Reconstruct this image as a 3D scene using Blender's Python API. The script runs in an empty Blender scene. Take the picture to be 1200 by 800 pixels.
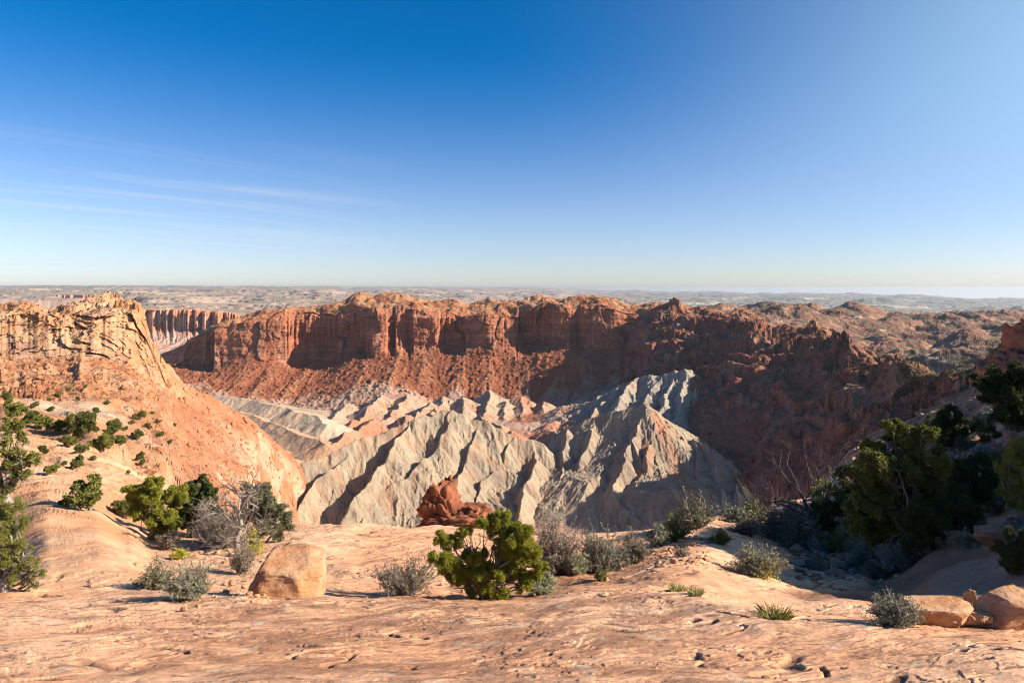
import bpy, math, random
import numpy as np
from mathutils import Vector
F32 = np.float32
rng = np.random.default_rng(7)
random.seed(7)
scene = bpy.context.scene
COL = scene.collection
FPX, CX, HY = 800.0, 600.0, 337.0        # focal length, principal column and horizon row of the 1200 px photograph

# ------------------------------------------------------------------ noise
def _hash(ix, iy, iz, seed):
    h = (ix.astype(np.uint32) * np.uint32(0x8da6b343)) ^ (iy.astype(np.uint32) * np.uint32(0xd8163841)) ^ (iz.astype(np.uint32) * np.uint32(0xcb1ab31f))
    h = h + np.uint32((seed * 0x9E3779B1) & 0xffffffff)
    h ^= h >> np.uint32(15); h *= np.uint32(0x2c1b3c6d); h ^= h >> np.uint32(12); h *= np.uint32(0x297a2d39); h ^= h >> np.uint32(15)
    return h
_G = np.array([(1,1,0),(-1,1,0),(1,-1,0),(-1,-1,0),(1,0,1),(-1,0,1),(1,0,-1),(-1,0,-1),(0,1,1),(0,-1,1),(0,1,-1),(0,-1,-1),(1,1,0),(-1,1,0),(0,-1,1),(0,-1,-1)], F32)
def noise3(x, y, z, seed=0):
    x = np.asarray(x, F32); y = np.asarray(y, F32); z = np.asarray(z, F32)
    x, y, z = np.broadcast_arrays(x, y, z)
    xf = np.floor(x); yf = np.floor(y); zf = np.floor(z)
    ix = xf.astype(np.int32); iy = yf.astype(np.int32); iz = zf.astype(np.int32)
    x = x - xf; y = y - yf; z = z - zf
    u = x*x*x*(x*(x*6-15)+10); v = y*y*y*(y*(y*6-15)+10); w = z*z*z*(z*(z*6-15)+10)
    out = np.zeros(x.shape, F32)
    for a in (0, 1):
        wa = u if a else 1-u
        for b in (0, 1):
            wb = wa * (v if b else 1-v)
            for c in (0, 1):
                g = _G[_hash(ix+a, iy+b, iz+c, seed) & np.uint32(15)]
                out += wb * (w if c else 1-w) * (g[...,0]*(x-a) + g[...,1]*(y-b) + g[...,2]*(z-c))
    return out
def noise2(x, y, seed=0):
    x = np.asarray(x, F32); y = np.asarray(y, F32)
    x, y = np.broadcast_arrays(x, y)
    xf = np.floor(x); yf = np.floor(y)
    ix = xf.astype(np.int32); iy = yf.astype(np.int32); iz = np.zeros_like(ix)
    x = x - xf; y = y - yf
    u = x*x*x*(x*(x*6-15)+10); v = y*y*y*(y*(y*6-15)+10)
    out = np.zeros(x.shape, F32)
    for a in (0, 1):
        wa = u if a else 1-u
        for b in (0, 1):
            h = _hash(ix+a, iy+b, iz, seed)
            ang = (h & np.uint32(0xffff)).astype(F32) * F32(2*math.pi/65536)
            out += wa * (v if b else 1-v) * (np.cos(ang)*(x-a) + np.sin(ang)*(y-b))
    return out * F32(1.4)
def fbm3(x, y, z, wl, octv=4, gain=.5, seed=0, ridged=False):
    s = 0; a = 1.0; f = 1.0/wl; n = 0
    for o in range(octv):
        v = noise3(x*f + 17.3*o, y*f - 9.1*o, z*f + 3.7*o, seed+o)
        if ridged: v = 1 - 2.2*np.abs(v)
        s = s + a*v; n += a; a *= gain; f *= 2.03
    return s / n
def fbm2(x, y, wl, octv=4, gain=.5, seed=0, ridged=False):
    s = 0; a = 1.0; f = 1.0/wl; n = 0
    for o in range(octv):
        v = noise2(x*f + 17.3*o, y*f - 9.1*o, seed+o)
        if ridged: v = 1 - 2.2*np.abs(v)
        s = s + a*v; n += a; a *= gain; f *= 2.03
    return s / n
def worley2(x, y, wl, seed=0):
    """distance to nearest cell point (F1), F2 and a random id per cell"""
    x = np.asarray(x, F32)/wl; y = np.asarray(y, F32)/wl
    xf = np.floor(x); yf = np.floor(y); ix = xf.astype(np.int32); iy = yf.astype(np.int32)
    f1 = np.full(x.shape, 9, F32); f2 = np.full(x.shape, 9, F32); idv = np.zeros(x.shape, F32)
    zz = np.zeros_like(ix)
    for a in (-1,0,1):
        for b in (-1,0,1):
            h = _hash(ix+a, iy+b, zz, seed)
            hx = (h & np.uint32(0xfff)).astype(F32)/4096; hy = ((h >> np.uint32(12)) & np.uint32(0xfff)).astype(F32)/4096
            d = np.sqrt((xf+a+hx-x)**2 + (yf+b+hy-y)**2)
            m = d < f1
            f2 = np.where(m, f1, np.minimum(f2, d))
            idv = np.where(m, ((h >> np.uint32(24)).astype(F32))/255, idv)
            f1 = np.where(m, d, f1)
    return f1, f2, idv
def block3(x, y, z, wl, seed=0, zs=1.0):
    """angular blocks: a random level per 3D cell, -.5 to .5, and the closeness to a joint between cells"""
    x = np.asarray(x, F32)/wl; y = np.asarray(y, F32)/wl; z = np.asarray(z, F32)/wl*zs
    xf = np.floor(x); yf = np.floor(y); zf = np.floor(z); ix = xf.astype(np.int32); iy = yf.astype(np.int32); iz = zf.astype(np.int32)
    f1 = np.full(x.shape, 9, F32); f2 = np.full(x.shape, 9, F32); idv = np.zeros(x.shape, F32)
    for a in (-1,0,1):
        for b in (-1,0,1):
            for c in (-1,0,1):
                h = _hash(ix+a, iy+b, iz+c, seed)
                d = (xf+a+(h & np.uint32(0x3ff)).astype(F32)/1024-x)**2+(yf+b+((h >> np.uint32(10)) & np.uint32(0x3ff)).astype(F32)/1024-y)**2+(zf+c+((h >> np.uint32(20)) & np.uint32(0x3ff)).astype(F32)/1024-z)**2
                m = d < f1
                f2 = np.where(m, f1, np.minimum(f2, d)); idv = np.where(m, ((h*np.uint32(2654435761)) >> np.uint32(24)).astype(F32)/255-.5, idv); f1 = np.where(m, d, f1)
    return idv, np.sqrt(f2)-np.sqrt(f1)
def terrace(Z, h, warp, amt, lo=.0, hi=.4):
    """benches every h metres with steep risers"""
    t = (Z+warp)/h; k = np.floor(t); f = t-k
    return Z+amt*((k+sstep(lo, hi, f))*h-warp-Z)
def sstep(a, b, x):
    t = np.clip((x-a)/(b-a), 0, 1); return t*t*(3-2*t)
def _wave(px, py, dx, dy, seed):
    xf = np.floor(px); yf = np.floor(py); ix = xf.astype(np.int32); iy = yf.astype(np.int32)
    fx = px-xf; fy = py-yf; zz = np.zeros_like(ix)
    va = np.zeros(px.shape, F32); vs = np.zeros(px.shape, F32); wt = np.zeros(px.shape, F32)
    for i in (-2,-1,0,1):
        for j in (-2,-1,0,1):
            h = _hash(ix-i, iy-j, zz, seed)
            ax = fx+i-(h & np.uint32(0xffff)).astype(F32)/65536*F32(.5)
            ay = fy+j-(h >> np.uint32(16)).astype(F32)/65536*F32(.5)
            w = np.exp(-(ax*ax+ay*ay)*2)
            m = (ax*dx+ay*dy)*F32(2*math.pi)
            va += np.cos(m)*w; vs -= np.sin(m)*w; wt += w
    va /= wt; vs /= wt
    return va, vs*dx, vs*dy
def gullies(x, y, gx, gy, wl, octv=4, gain=.5, k=.7, seed=0, sharp=False):
    """slope aligned, branching erosion ribs in about -1..1"""
    m = np.sqrt(gx*gx+gy*gy)+1e-6
    s = np.minimum(1, m/.15)
    ux = gx/m*s; uy = gy/m*s
    h = np.zeros(x.shape, F32); hx = np.zeros(x.shape, F32); hy = np.zeros(x.shape, F32)
    a = 1.0; f = 1.0; n = 0
    x = np.asarray(x, F32)/wl; y = np.asarray(y, F32)/wl
    for o in range(octv):
        dx = uy + hy*k; dy = -(ux + hx*k)
        l = np.sqrt(dx*dx+dy*dy)+1e-6; c = np.minimum(l, 1.15)/l
        e, ex, ey = _wave(x*f+o*5.3, y*f-o*3.1, dx*c, dy*c, seed+o)
        if sharp: e = 1-2*np.sqrt(np.clip((1-e)/2, 0, 1))+.27
        h += a*e; hx += a*ex; hy += a*ey; n += a
        a *= gain; f *= 1.9
    return h/n

# ------------------------------------------------------------------ sheets of terrain lofted through measured profiles
def pchip(xs, ys, xq):
    """monotone cubic; ys (n, ...)"""
    xs = np.asarray(xs, float); ys = np.asarray(ys, float)
    h = np.diff(xs); hh = h.reshape((-1,)+(1,)*(ys.ndim-1)); d = np.diff(ys, axis=0)/hh
    m = np.zeros_like(ys)
    m[0] = d[0]; m[-1] = d[-1]
    if len(xs) > 2:
        d0, d1 = d[:-1], d[1:]; w1 = 2*hh[1:]+hh[:-1]; w2 = hh[1:]+2*hh[:-1]
        ok = d0*d1 > 0
        with np.errstate(divide='ignore', invalid='ignore'):
            mm = (w1+w2)/(w1/np.where(ok, d0, 1)+w2/np.where(ok, d1, 1))
        m[1:-1] = np.where(ok, mm, 0)
    xq = np.clip(np.asarray(xq, float), xs[0], xs[-1])
    i = np.clip(np.searchsorted(xs, xq, side='right')-1, 0, len(xs)-2)
    sh = (-1,)+(1,)*(ys.ndim-1)
    H = h[i].reshape(sh); t = ((xq-xs[i])/h[i]).reshape(sh)
    return (2*t**3-3*t**2+1)*ys[i] + (t**3-2*t**2+t)*H*m[i] + (-2*t**3+3*t**2)*ys[i+1] + (t**3-t**2)*H*m[i+1]
def P(px, *pts):
    """a profile under photo column px: (depth, photo row) pairs -> azimuth and (range, height)"""
    a = math.atan((px-CX)/FPX); c = math.cos(a)
    return math.degrees(a), [(d/c, -(py-HY)/FPX*d) for d, py in pts]
def D(deg, *pts):
    return deg, list(pts)
def azs(*spans):
    """azimuth samples from (start px, end px, n) spans, ends shared"""
    out = []
    for a, b, n in spans:
        out.append(np.linspace(a, b, n, endpoint=False))
    out.append([spans[-1][1]])
    return np.degrees(np.arctan((np.concatenate(out)-CX)/FPX))
def loft(cols, az, counts, linear=False):
    cols = sorted(cols, key=lambda c: c[0])
    A = [c[0] for c in cols]
    R = np.log(np.array([[p[0] for p in c[1]] for c in cols])); Z = np.array([[p[1] for p in c[1]] for c in cols])
    Ra = pchip(A, R, az); Za = pchip(A, Z, az)                       # (naz, rows)
    n = R.shape[1]
    t = np.concatenate([np.linspace(i, i+1, counts[i], endpoint=False) for i in range(n-1)]+[[n-1]])
    if linear:
        i = np.clip(t.astype(int), 0, n-2); f = t-i
        Rt = (Ra[:, i]*(1-f)+Ra[:, i+1]*f).T; Zt = (Za[:, i]*(1-f)+Za[:, i+1]*f).T
    else:
        Rt = pchip(np.arange(n), Ra.T, t); Zt = pchip(np.arange(n), Za.T, t)
    r = np.exp(Rt); a = np.radians(az)[None, :]
    X = r*np.sin(a); Y = r*np.cos(a)
    return X.astype(F32), Y.astype(F32), Zt.astype(F32), np.repeat(t[:, None], len(az), 1).astype(F32), np.repeat(az[None, :], len(t), 0).astype(F32)
def normals(X, Y, Z):
    def g(A): return np.gradient(A, axis=0), np.gradient(A, axis=1)
    xt, xa = g(X); yt, ya = g(Y); zt, za = g(Z)
    nx = yt*za-zt*ya; ny = zt*xa-xt*za; nz = xt*ya-yt*xa
    s = np.where(nz < 0, -1, 1); l = np.sqrt(nx*nx+ny*ny+nz*nz)+1e-9
    return nx*s/l, ny*s/l, nz*s/l
def grad(X, Y, Z):
    nx, ny, nz = normals(X, Y, Z); nz = np.maximum(nz, .08)
    return -nx/nz, -ny/nz
def px_of(az): return CX+FPX*np.tan(np.radians(az))

def mesh_from(name, V, F, mats=(), smooth=True, col=None):
    """V (n,3), F (m,k) -> mesh"""
    me = bpy.data.meshes.new(name)
    V = np.ascontiguousarray(V, F32); F = np.ascontiguousarray(F, np.int32); k = F.shape[1]
    me.vertices.add(len(V)); me.vertices.foreach_set('co', V.ravel())
    me.loops.add(F.size); me.loops.foreach_set('vertex_index', F.ravel())
    me.polygons.add(len(F)); me.polygons.foreach_set('loop_start', np.arange(0, F.size, k, dtype=np.int32))
    me.update(calc_edges=True)
    me.polygons.foreach_set('use_smooth', np.full(len(F), smooth))
    if col is not None:
        at = me.color_attributes.new('Col', 'FLOAT_COLOR', 'POINT')
        c = np.ones((len(V), 4), F32); c[:, :3] = col.reshape(-1, 3)
        at.data.foreach_set('color', c.ravel())
    for m in mats: me.materials.append(m)
    return me
def link(name, me, parent=None):
    o = bpy.data.objects.new(name, me); COL.objects.link(o)
    if parent: o.parent = parent
    return o
def sheet_obj(name, X, Y, Z, col, mat, flip=None, smooth=True):
    nt, na = X.shape
    V = np.stack([X, Y, Z], -1).reshape(-1, 3)
    idx = np.arange(nt*na).reshape(nt, na)
    q = np.stack([idx[:-1, :-1], idx[:-1, 1:], idx[1:, 1:], idx[1:, :-1]], -1).reshape(-1, 4)
    a, b, d = V[q[len(q)//2][0]], V[q[len(q)//2][1]], V[q[len(q)//2][3]]
    nz = np.cross(V[q[:, 1]]-V[q[:, 0]], V[q[:, 3]]-V[q[:, 0]])[:, 2]
    if np.median(nz) < 0: q = q[:, ::-1]
    me = mesh_from(name, V, q, [mat], smooth, col)
    o = link(name, me); o['kind'] = 'structure'
    return o
def lerp(a, b, t):
    t = np.asarray(t)[..., None]; return np.asarray(a)*(1-t)+np.asarray(b)*t
def C(*c): return np.array(c, F32)

# ------------------------------------------------------------------ materials
class NT:
    def __init__(s, name):
        s.m = bpy.data.materials.new(name); s.m.use_nodes = True
        s.t = s.m.node_tree; s.t.nodes.clear()
        s.out = s.n('ShaderNodeOutputMaterial')
    def n(s, ty, **kw):
        x = s.t.nodes.new(ty)
        for k, v in kw.items(): setattr(x, k, v)
        return x
    def l(s, a, b): s.t.links.new(a, b)
def math_node(t, op, a, b=None, clamp=False):
    n = t.n('ShaderNodeMath', operation=op); n.use_clamp = clamp
    for i, v in enumerate((a, b)):
        if v is None: continue
        if isinstance(v, (int, float)): n.inputs[i].default_value = v
        else: t.l(v, n.inputs[i])
    return n.outputs[0]
def noise_node(t, co, scale, detail=6, rough=.6, dist=0.0):
    n = t.n('ShaderNodeTexNoise'); n.inputs['Scale'].default_value = scale; n.inputs['Detail'].default_value = detail
    n.inputs['Roughness'].default_value = rough; n.inputs['Distortion'].default_value = dist
    t.l(co, n.inputs['Vector']); return n.outputs['Fac']
def rock_mat(name, bumps, var=(8.0, .35), fine=None, rough=.93, base=None, tone=None):
    """Col attribute (or base colour) x noise, bumps = [(scale, distance, strength, stretch)]"""
    t = NT(name)
    geo = t.n('ShaderNodeTexCoord'); co = geo.outputs['Object']
    b = t.n('ShaderNodeBsdfPrincipled'); b.inputs['Roughness'].default_value = rough; b.inputs['Specular IOR Level'].default_value = .18
    if base is None:
        at = t.n('ShaderNodeAttribute', attribute_name='Col'); c = at.outputs['Color']
    else:
        rgb = t.n('ShaderNodeRGB'); rgb.outputs[0].default_value = (*base, 1); c = rgb.outputs[0]
    for sc, amt in ([var] if fine is None else [var, fine]):
        f = noise_node(t, co, sc, 7, .68)
        mr = t.n('ShaderNodeMapRange'); mr.inputs['From Min'].default_value = .28; mr.inputs['From Max'].default_value = .72
        mr.inputs['To Min'].default_value = 1-amt; mr.inputs['To Max'].default_value = 1+amt*.75
        t.l(f, mr.inputs['Value'])
        mx = t.n('ShaderNodeVectorMath', operation='SCALE'); t.l(c, mx.inputs[0]); t.l(mr.outputs[0], mx.inputs['Scale']); c = mx.outputs[0]
    if tone is not None:                                            # a second colour in patches
        f = noise_node(t, co, tone[1], 5, .6)
        mr = t.n('ShaderNodeMapRange'); mr.inputs['From Min'].default_value = tone[2]; mr.inputs['From Max'].default_value = tone[3]; t.l(f, mr.inputs['Value'])
        mx = t.n('ShaderNodeMix', data_type='RGBA'); t.l(mr.outputs[0], mx.inputs['Factor']); t.l(c, mx.inputs[6]); mx.inputs[7].default_value = (*tone[0], 1); c = mx.outputs[2]
    t.l(c, b.inputs['Base Color'])
    nrm = None
    for sc, dist, st, stretch in bumps:
        v = co
        if stretch:
            mp = t.n('ShaderNodeMapping'); mp.inputs['Scale'].default_value = stretch; t.l(co, mp.inputs['Vector']); v = mp.outputs[0]
        f = noise_node(t, v, sc, 8, .66)
        bp = t.n('ShaderNodeBump'); bp.inputs['Distance'].default_value = dist; bp.inputs['Strength'].default_value = st
        t.l(f, bp.inputs['Height'])
        if nrm is not None: t.l(nrm, bp.inputs['Normal'])
        nrm = bp.outputs[0]
    if nrm is not None: t.l(nrm, b.inputs['Normal'])
    t.l(b.outputs[0], t.out.inputs['Surface'])
    return t.m
def leaf_mat(name, c1, c2, trans=.16, hue=.0):
    t = NT(name)
    g = t.n('ShaderNodeNewGeometry')
    r = t.n('ShaderNodeValToRGB'); r.color_ramp.elements[0].color = (*c1, 1); r.color_ramp.elements[1].color = (*c2, 1)
    t.l(g.outputs['Random Per Island'], r.inputs[0])
    b = t.n('ShaderNodeBsdfPrincipled'); b.inputs['Roughness'].default_value = .7; b.inputs['Specular IOR Level'].default_value = .25
    tr = t.n('ShaderNodeBsdfTranslucent'); mx = t.n('ShaderNodeMixShader'); mx.inputs[0].default_value = trans
    t.l(r.outputs[0], b.inputs['Base Color']); t.l(r.outputs[0], tr.inputs['Color'])
    t.l(b.outputs[0], mx.inputs[1]); t.l(tr.outputs[0], mx.inputs[2]); t.l(mx.outputs[0], t.out.inputs['Surface'])
    return t.m
# ------------------------------------------------------------------ colours of the rock (albedo)
SAND   = C(.46, .225, .115);  SLICK = C(.60, .315, .178); SLICKP = C(.69, .41, .255); VARN = C(.27, .135, .08)
ORANGE = C(.42, .205, .10); ORPALE = C(.50, .315, .195); CLIFF = C(.32, .112, .058); CLIFFD = C(.20, .085, .055)
TALUS  = C(.275, .098, .05); MAROON = C(.30, .092, .058); CREAM = C(.34, .265, .185); GREY = C(.23, .19, .145)
PINK   = C(.46, .30, .23); BROWN = C(.21, .12, .075); WHITE = C(.55, .45, .34)

# ------------------------------------------------------------------ the ground we stand on, and the slopes either side of it
def build_ground():
    cols = [
     P(-420,(2.6,875),(4.6,800),(6.2,745),(8.2,700),(9.6,680),(12,645),(17,595),(28,555),(45,535),(75,515)),
     P(-150,(2.6,875),(4.6,800),(6.2,745),(8.2,700),(9.6,682),(12,648),(18,598),(28,560),(45,538),(75,515)),
     P(0,  (2.6,875),(4.6,800),(6.4,742),(8.6,700),(9.3,690),(12.2,645),(18,590),(30,556),(48,530),(75,508)),
     P(60, (2.6,875),(4.6,800),(6.4,742),(8.9,697),(9.6,688),(11.2,645),(17,588),(30,562),(48,538),(75,514)),
     P(110,(2.6,875),(4.6,800),(6.4,742),(9.1,694),(9.7,686),(11.0,650),(16,602),(28,574),(45,545),(75,522)),
     P(150,(2.6,875),(4.6,800),(6.4,742),(9.1,694),(9.8,686),(11.0,663),(14.5,628),(24,597),(40,563),(70,540)),
     P(180,(2.6,875),(4.6,800),(6.4,742),(9.0,696),(9.8,688),(11.6,668),(14.5,644),(20,615),(32,585),(60,556)),
     P(240,(2.6,875),(4.6,800),(6.5,741),(8.7,700),(9.8,690),(11.8,669),(14.5,646),(18.5,623),(24,602),(40,625)),
     P(330,(2.6,875),(4.6,800),(6.6,740),(8.8,700),(9.8,692),(11.8,671),(14,650),(16.5,633),(20,619),(30,650)),
     P(450,(2.6,875),(4.6,800),(6.6,740),(8.6,704),(9.3,699),(10.8,688),(12.8,662),(15.2,637),(18.5,621),(29,655)),
     P(600,(2.6,875),(4.6,800),(6.5,742),(8.4,707),(9.2,702),(10.8,692),(12.8,670),(15.4,646),(19,627),(29,660)),
     P(700,(2.6,875),(4.6,800),(6.4,742),(8.9,693),(9.6,689),(11.2,680),(13.6,658),(16.2,641),(19.5,627),(29,660)),
     P(800,(2.6,875),(4.6,800),(6.2,744),(8.3,700),(9.4,685),(11.5,660),(14,640),(17.5,622),(21,612),(31,645)),
     P(880,(2.6,875),(4.6,801),(6.0,746),(7.4,716),(9.0,704),(11.6,677),(14.5,651),(19,626),(25,606),(38,640)),
     P(950,(2.6,875),(4.6,802),(5.8,750),(7.0,725),(9.2,713),(12,689),(15.5,661),(21.5,624),(32,585),(60,600)),
     P(1020,(2.6,875),(4.6,803),(5.6,755),(6.8,729),(9.2,717),(12,690),(15.5,656),(24,601),(44,532),(72,512)),
     P(1100,(2.6,875),(4.5,806),(5.4,760),(6.7,732),(8.8,716),(10.6,686),(12.8,642),(18,590),(40,512),(72,478)),
     P(1160,(2.6,875),(4.4,810),(5.3,762),(6.5,736),(8.4,714),(10.2,680),(12.5,630),(17,574),(36,488),(72,450)),
     P(1200,(2.6,875),(4.4,812),(5.2,765),(6.3,741),(8.2,714),(10,672),(12.5,615),(17,560),(36,468),(62,440)),
     D(45,(3.2,-1.75),(5.5,-2.65),(6.7,-3.0),(8.2,-3.4),(10.3,-3.9),(12.5,-3.6),(15.5,-3.0),(21,-2.2),(46,-3.5),(85,-4)),
     D(58,(3.2,-1.7),(5.5,-2.4),(6.7,-2.6),(8.2,-2.6),(11,-2.6),(14,-1.7),(18,-.2),(25,2.8),(45,3.5),(85,2)),
     D(70,(3.2,-1.7),(5.5,-2.3),(6.7,-2.4),(8.2,-2.3),(11,-1.9),(14,-.9),(19,1.2),(25,4.0),(45,6),(85,6)),
     D(79,(3.2,-1.7),(5.5,-2.2),(6.7,-2.3),(8.2,-2.2),(11,-1.8),(14,-1.1),(19,.2),(25,2.6),(45,4),(85,4)),
     D(88,(3.2,-1.7),(5.5,-2.0),(6.7,-2.1),(8.2,-2.1),(11,-1.9),(14,-1.6),(19,-1),(25,-.3),(45,.5),(85,1)),
     D(115,(3.2,-1.7),(5.5,-1.9),(6.7,-2.0),(8.2,-2),(11,-1.9),(14,-1.8),(19,-1.6),(25,-1.5),(45,-1),(85,-1)),
    ]
    az = azs((-420,-40,60),(-40,1240,1150),(1240,1900,60))
    az = np.concatenate([az, np.linspace(az[-1]+1, 115, 60)])
    X, Y, Z, T, A = loft(cols, az, [60,130,110,80,70,90,90,90,60,50])if False else loft(cols, az, [40,130,110,90,70,80,90,110,110])
    r = np.sqrt(X*X+Y*Y)
    px = px_of(np.minimum(A, 80))+170*fbm2(X, Y, 1.9, 4, .55, seed=2)*np.clip(T-2.5, 0, 1)
    # where the rock is bare slab and where sand lies between
    wx = X+.5*fbm2(X, Y, 1.3, 3, seed=40); wy = Y+.5*fbm2(X, Y, 1.3, 3, seed=41)
    slab = 1-sstep(2.9, 3.15, T+.22*fbm2(X, Y, 1.2, 4, seed=3))
    cen = sstep(395, 440, px)*(1-sstep(700, 790, px))
    sand = (1-slab)*cen*(1-sstep(5.0, 5.7, T+1.0*fbm2(X, Y, 1.6, 4, seed=5)+.9*(1-sstep(440, 600, px))))
    sand = np.maximum(sand, (1-slab)*sstep(140, 230, px)*(1-sstep(300, 420, px))*(1-sstep(6.2, 6.9, T+.6*fbm2(X, Y, 1.2, 4, seed=8))))
    dirt = sstep(930, 1000, px)*sstep(4.0, 4.7, T+.5*fbm2(X, Y, 1.5, 4, seed=9))*(1-sstep(1070, 1120, px-18*(T-4)))
    slope = sstep(6.2, 7.0, T)*sstep(940, 1040, px)
    sand = np.maximum(np.maximum(sand, dirt*.9), slope*.6)
    rock = 1-sand
    # relief: bedding ledges, hollows, pits
    strata = fbm2(wx*.55+wy*.35, wy*1.4-wx*.5, 1.1, 5, .55, seed=11)
    led = np.abs(((strata*3.2) % 1)-.5)*2
    big = fbm2(X, Y, 3.2, 4, seed=12)
    fine = fbm2(X*.8+Y*.4, Y*1.7-X*.6, .42, 5, .6, seed=13)
    f1, f2, cid = worley2(wx*.45+Y*.4, wy*1.7-X*.8, .36, 21)
    pit = sstep(.23, .15, f1+.25*fine)*(cid > .86)*sstep(-.3, .15, fbm2(X, Y, 1.4, 3, seed=14))
    f1b, f2b, cidb = worley2(wx*.4+Y*.35, wy*1.7-X*.8, .14, 22)
    pit2 = sstep(.33, .2, f1b+.4*fine)*(cidb > .9)*sstep(-.25, .2, fbm2(X, Y, .9, 3, seed=15))
    q = strata*3.1+.35*fine+.6*big; qk = np.floor(q*2); qf = q*2-qk; flake = (sstep(.0, .16, qf)-qf)*.013*sstep(-.25, .1, fbm2(X, Y, 1.9, 3, seed=30))
    q3 = fbm2(wx*.7+wy*.5, wy*1.8-wx*.7, .36, 4, .55, seed=29)*5; 
    amp = np.clip(r/9, .35, 2.0)
    Z = Z + rock*(big*.13*amp + strata*.05*amp + fine*.028 + flake - pit*.02 - pit2*.008)
    Z = Z + sand*(fbm2(X, Y, .8, 5, .55, seed=16)*.09*amp)
    Z = Z + sstep(12, 26, r)*fbm2(X, Y, 6, 6, .55, seed=17, ridged=True)*.55*np.clip(r/40, .3, 1.6)*(.4+.6*rock)
    # long cracks across the slab
    cr = np.minimum(np.abs(fbm2(X*.5+Y*.3, Y*1.2-X*.5, 2.6, 4, seed=31)), np.abs(fbm2(X*.4+Y*.3, Y*1.4-X*.6, 1.1, 3, seed=35))*1.3)
    crack = sstep(.04, .008, cr)*sstep(.0, .2, fbm2(X, Y, 1.3, 3, seed=32))
    Z = Z - rock*crack*.035
    # hillside hump of pale rock at left; broken ledges on the shaded hillside
    brk = fbm2(X, Y, 5, 5, .5, seed=33)
    Z = Z + slope*brk*.9
    # colour
    c = lerp(SLICK, SLICKP, sstep(-.25, .35, big+.4*strata+.25*(1-sstep(0, 2.0, T))))
    c = lerp(c, VARN, .78*sstep(-.02, .4, fbm2(wx*.7+Y*.3, wy*1.5-X*.4, .8, 5, .6, seed=18)+.35*sstep(450, 250, np.abs(px-520))*slab-.12))
    c = lerp(c, WHITE, .35*sstep(.3, .5, fine+.4*big))
    c = lerp(c, VARN*.8, .5*sstep(.9, .99, qf)*slab); st = fbm2(wx*.6+wy*.45, wy*2.2-wx*.9, .22, 4, .62, seed=23); c = lerp(c, VARN*.6, .75*sstep(.13, .36, st)*slab)
    st2 = fbm2(wx*.5+wy*.4, wy*2.0-wx*.9, .55, 5, .62, seed=17); c = lerp(c, C(.40,.21,.125), .55*sstep(.05, .4, st2)*slab)
    c = lerp(c, C(.50, .46, .36), .35*sstep(.25, .45, fbm2(X, Y, .35, 4, seed=19))*slab)
    c = lerp(c, C(.62, .36, .10), .7*sstep(.42, .5, fbm2(X, Y, .22, 3, seed=24))*sstep(.05, .3, fbm2(X, Y, 2, 2, seed=25)))
    c = lerp(c, C(.13, .07, .05), .85*np.clip(pit+.9*pit2+crack, 0, 1))
    hump = sstep(4.0, 4.6, T)*(1-sstep(200, 420, px))
    c = lerp(c, lerp(ORANGE, ORPALE, sstep(-.3, .35, fbm2(X, Y, 2.2, 5, .6, seed=20))), .8*hump)
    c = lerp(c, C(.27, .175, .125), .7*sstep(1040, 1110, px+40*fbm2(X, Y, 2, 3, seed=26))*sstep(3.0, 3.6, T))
    c = lerp(c, SAND*C(.98,.92,.9), sand[...]) if False else lerp(c, lerp(lerp(SAND, SAND*.8, sstep(-.3, .3, fbm2(X, Y, .3, 4, seed=27))), C(.54,.33,.205), (1-sstep(340, 420, px))*.85), sand)
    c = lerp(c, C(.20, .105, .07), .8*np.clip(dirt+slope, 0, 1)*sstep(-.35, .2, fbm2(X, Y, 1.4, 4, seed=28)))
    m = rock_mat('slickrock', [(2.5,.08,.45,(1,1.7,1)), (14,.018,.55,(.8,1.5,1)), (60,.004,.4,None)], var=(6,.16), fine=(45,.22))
    return sheet_obj('ground', X, Y, Z, c, m)

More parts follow.
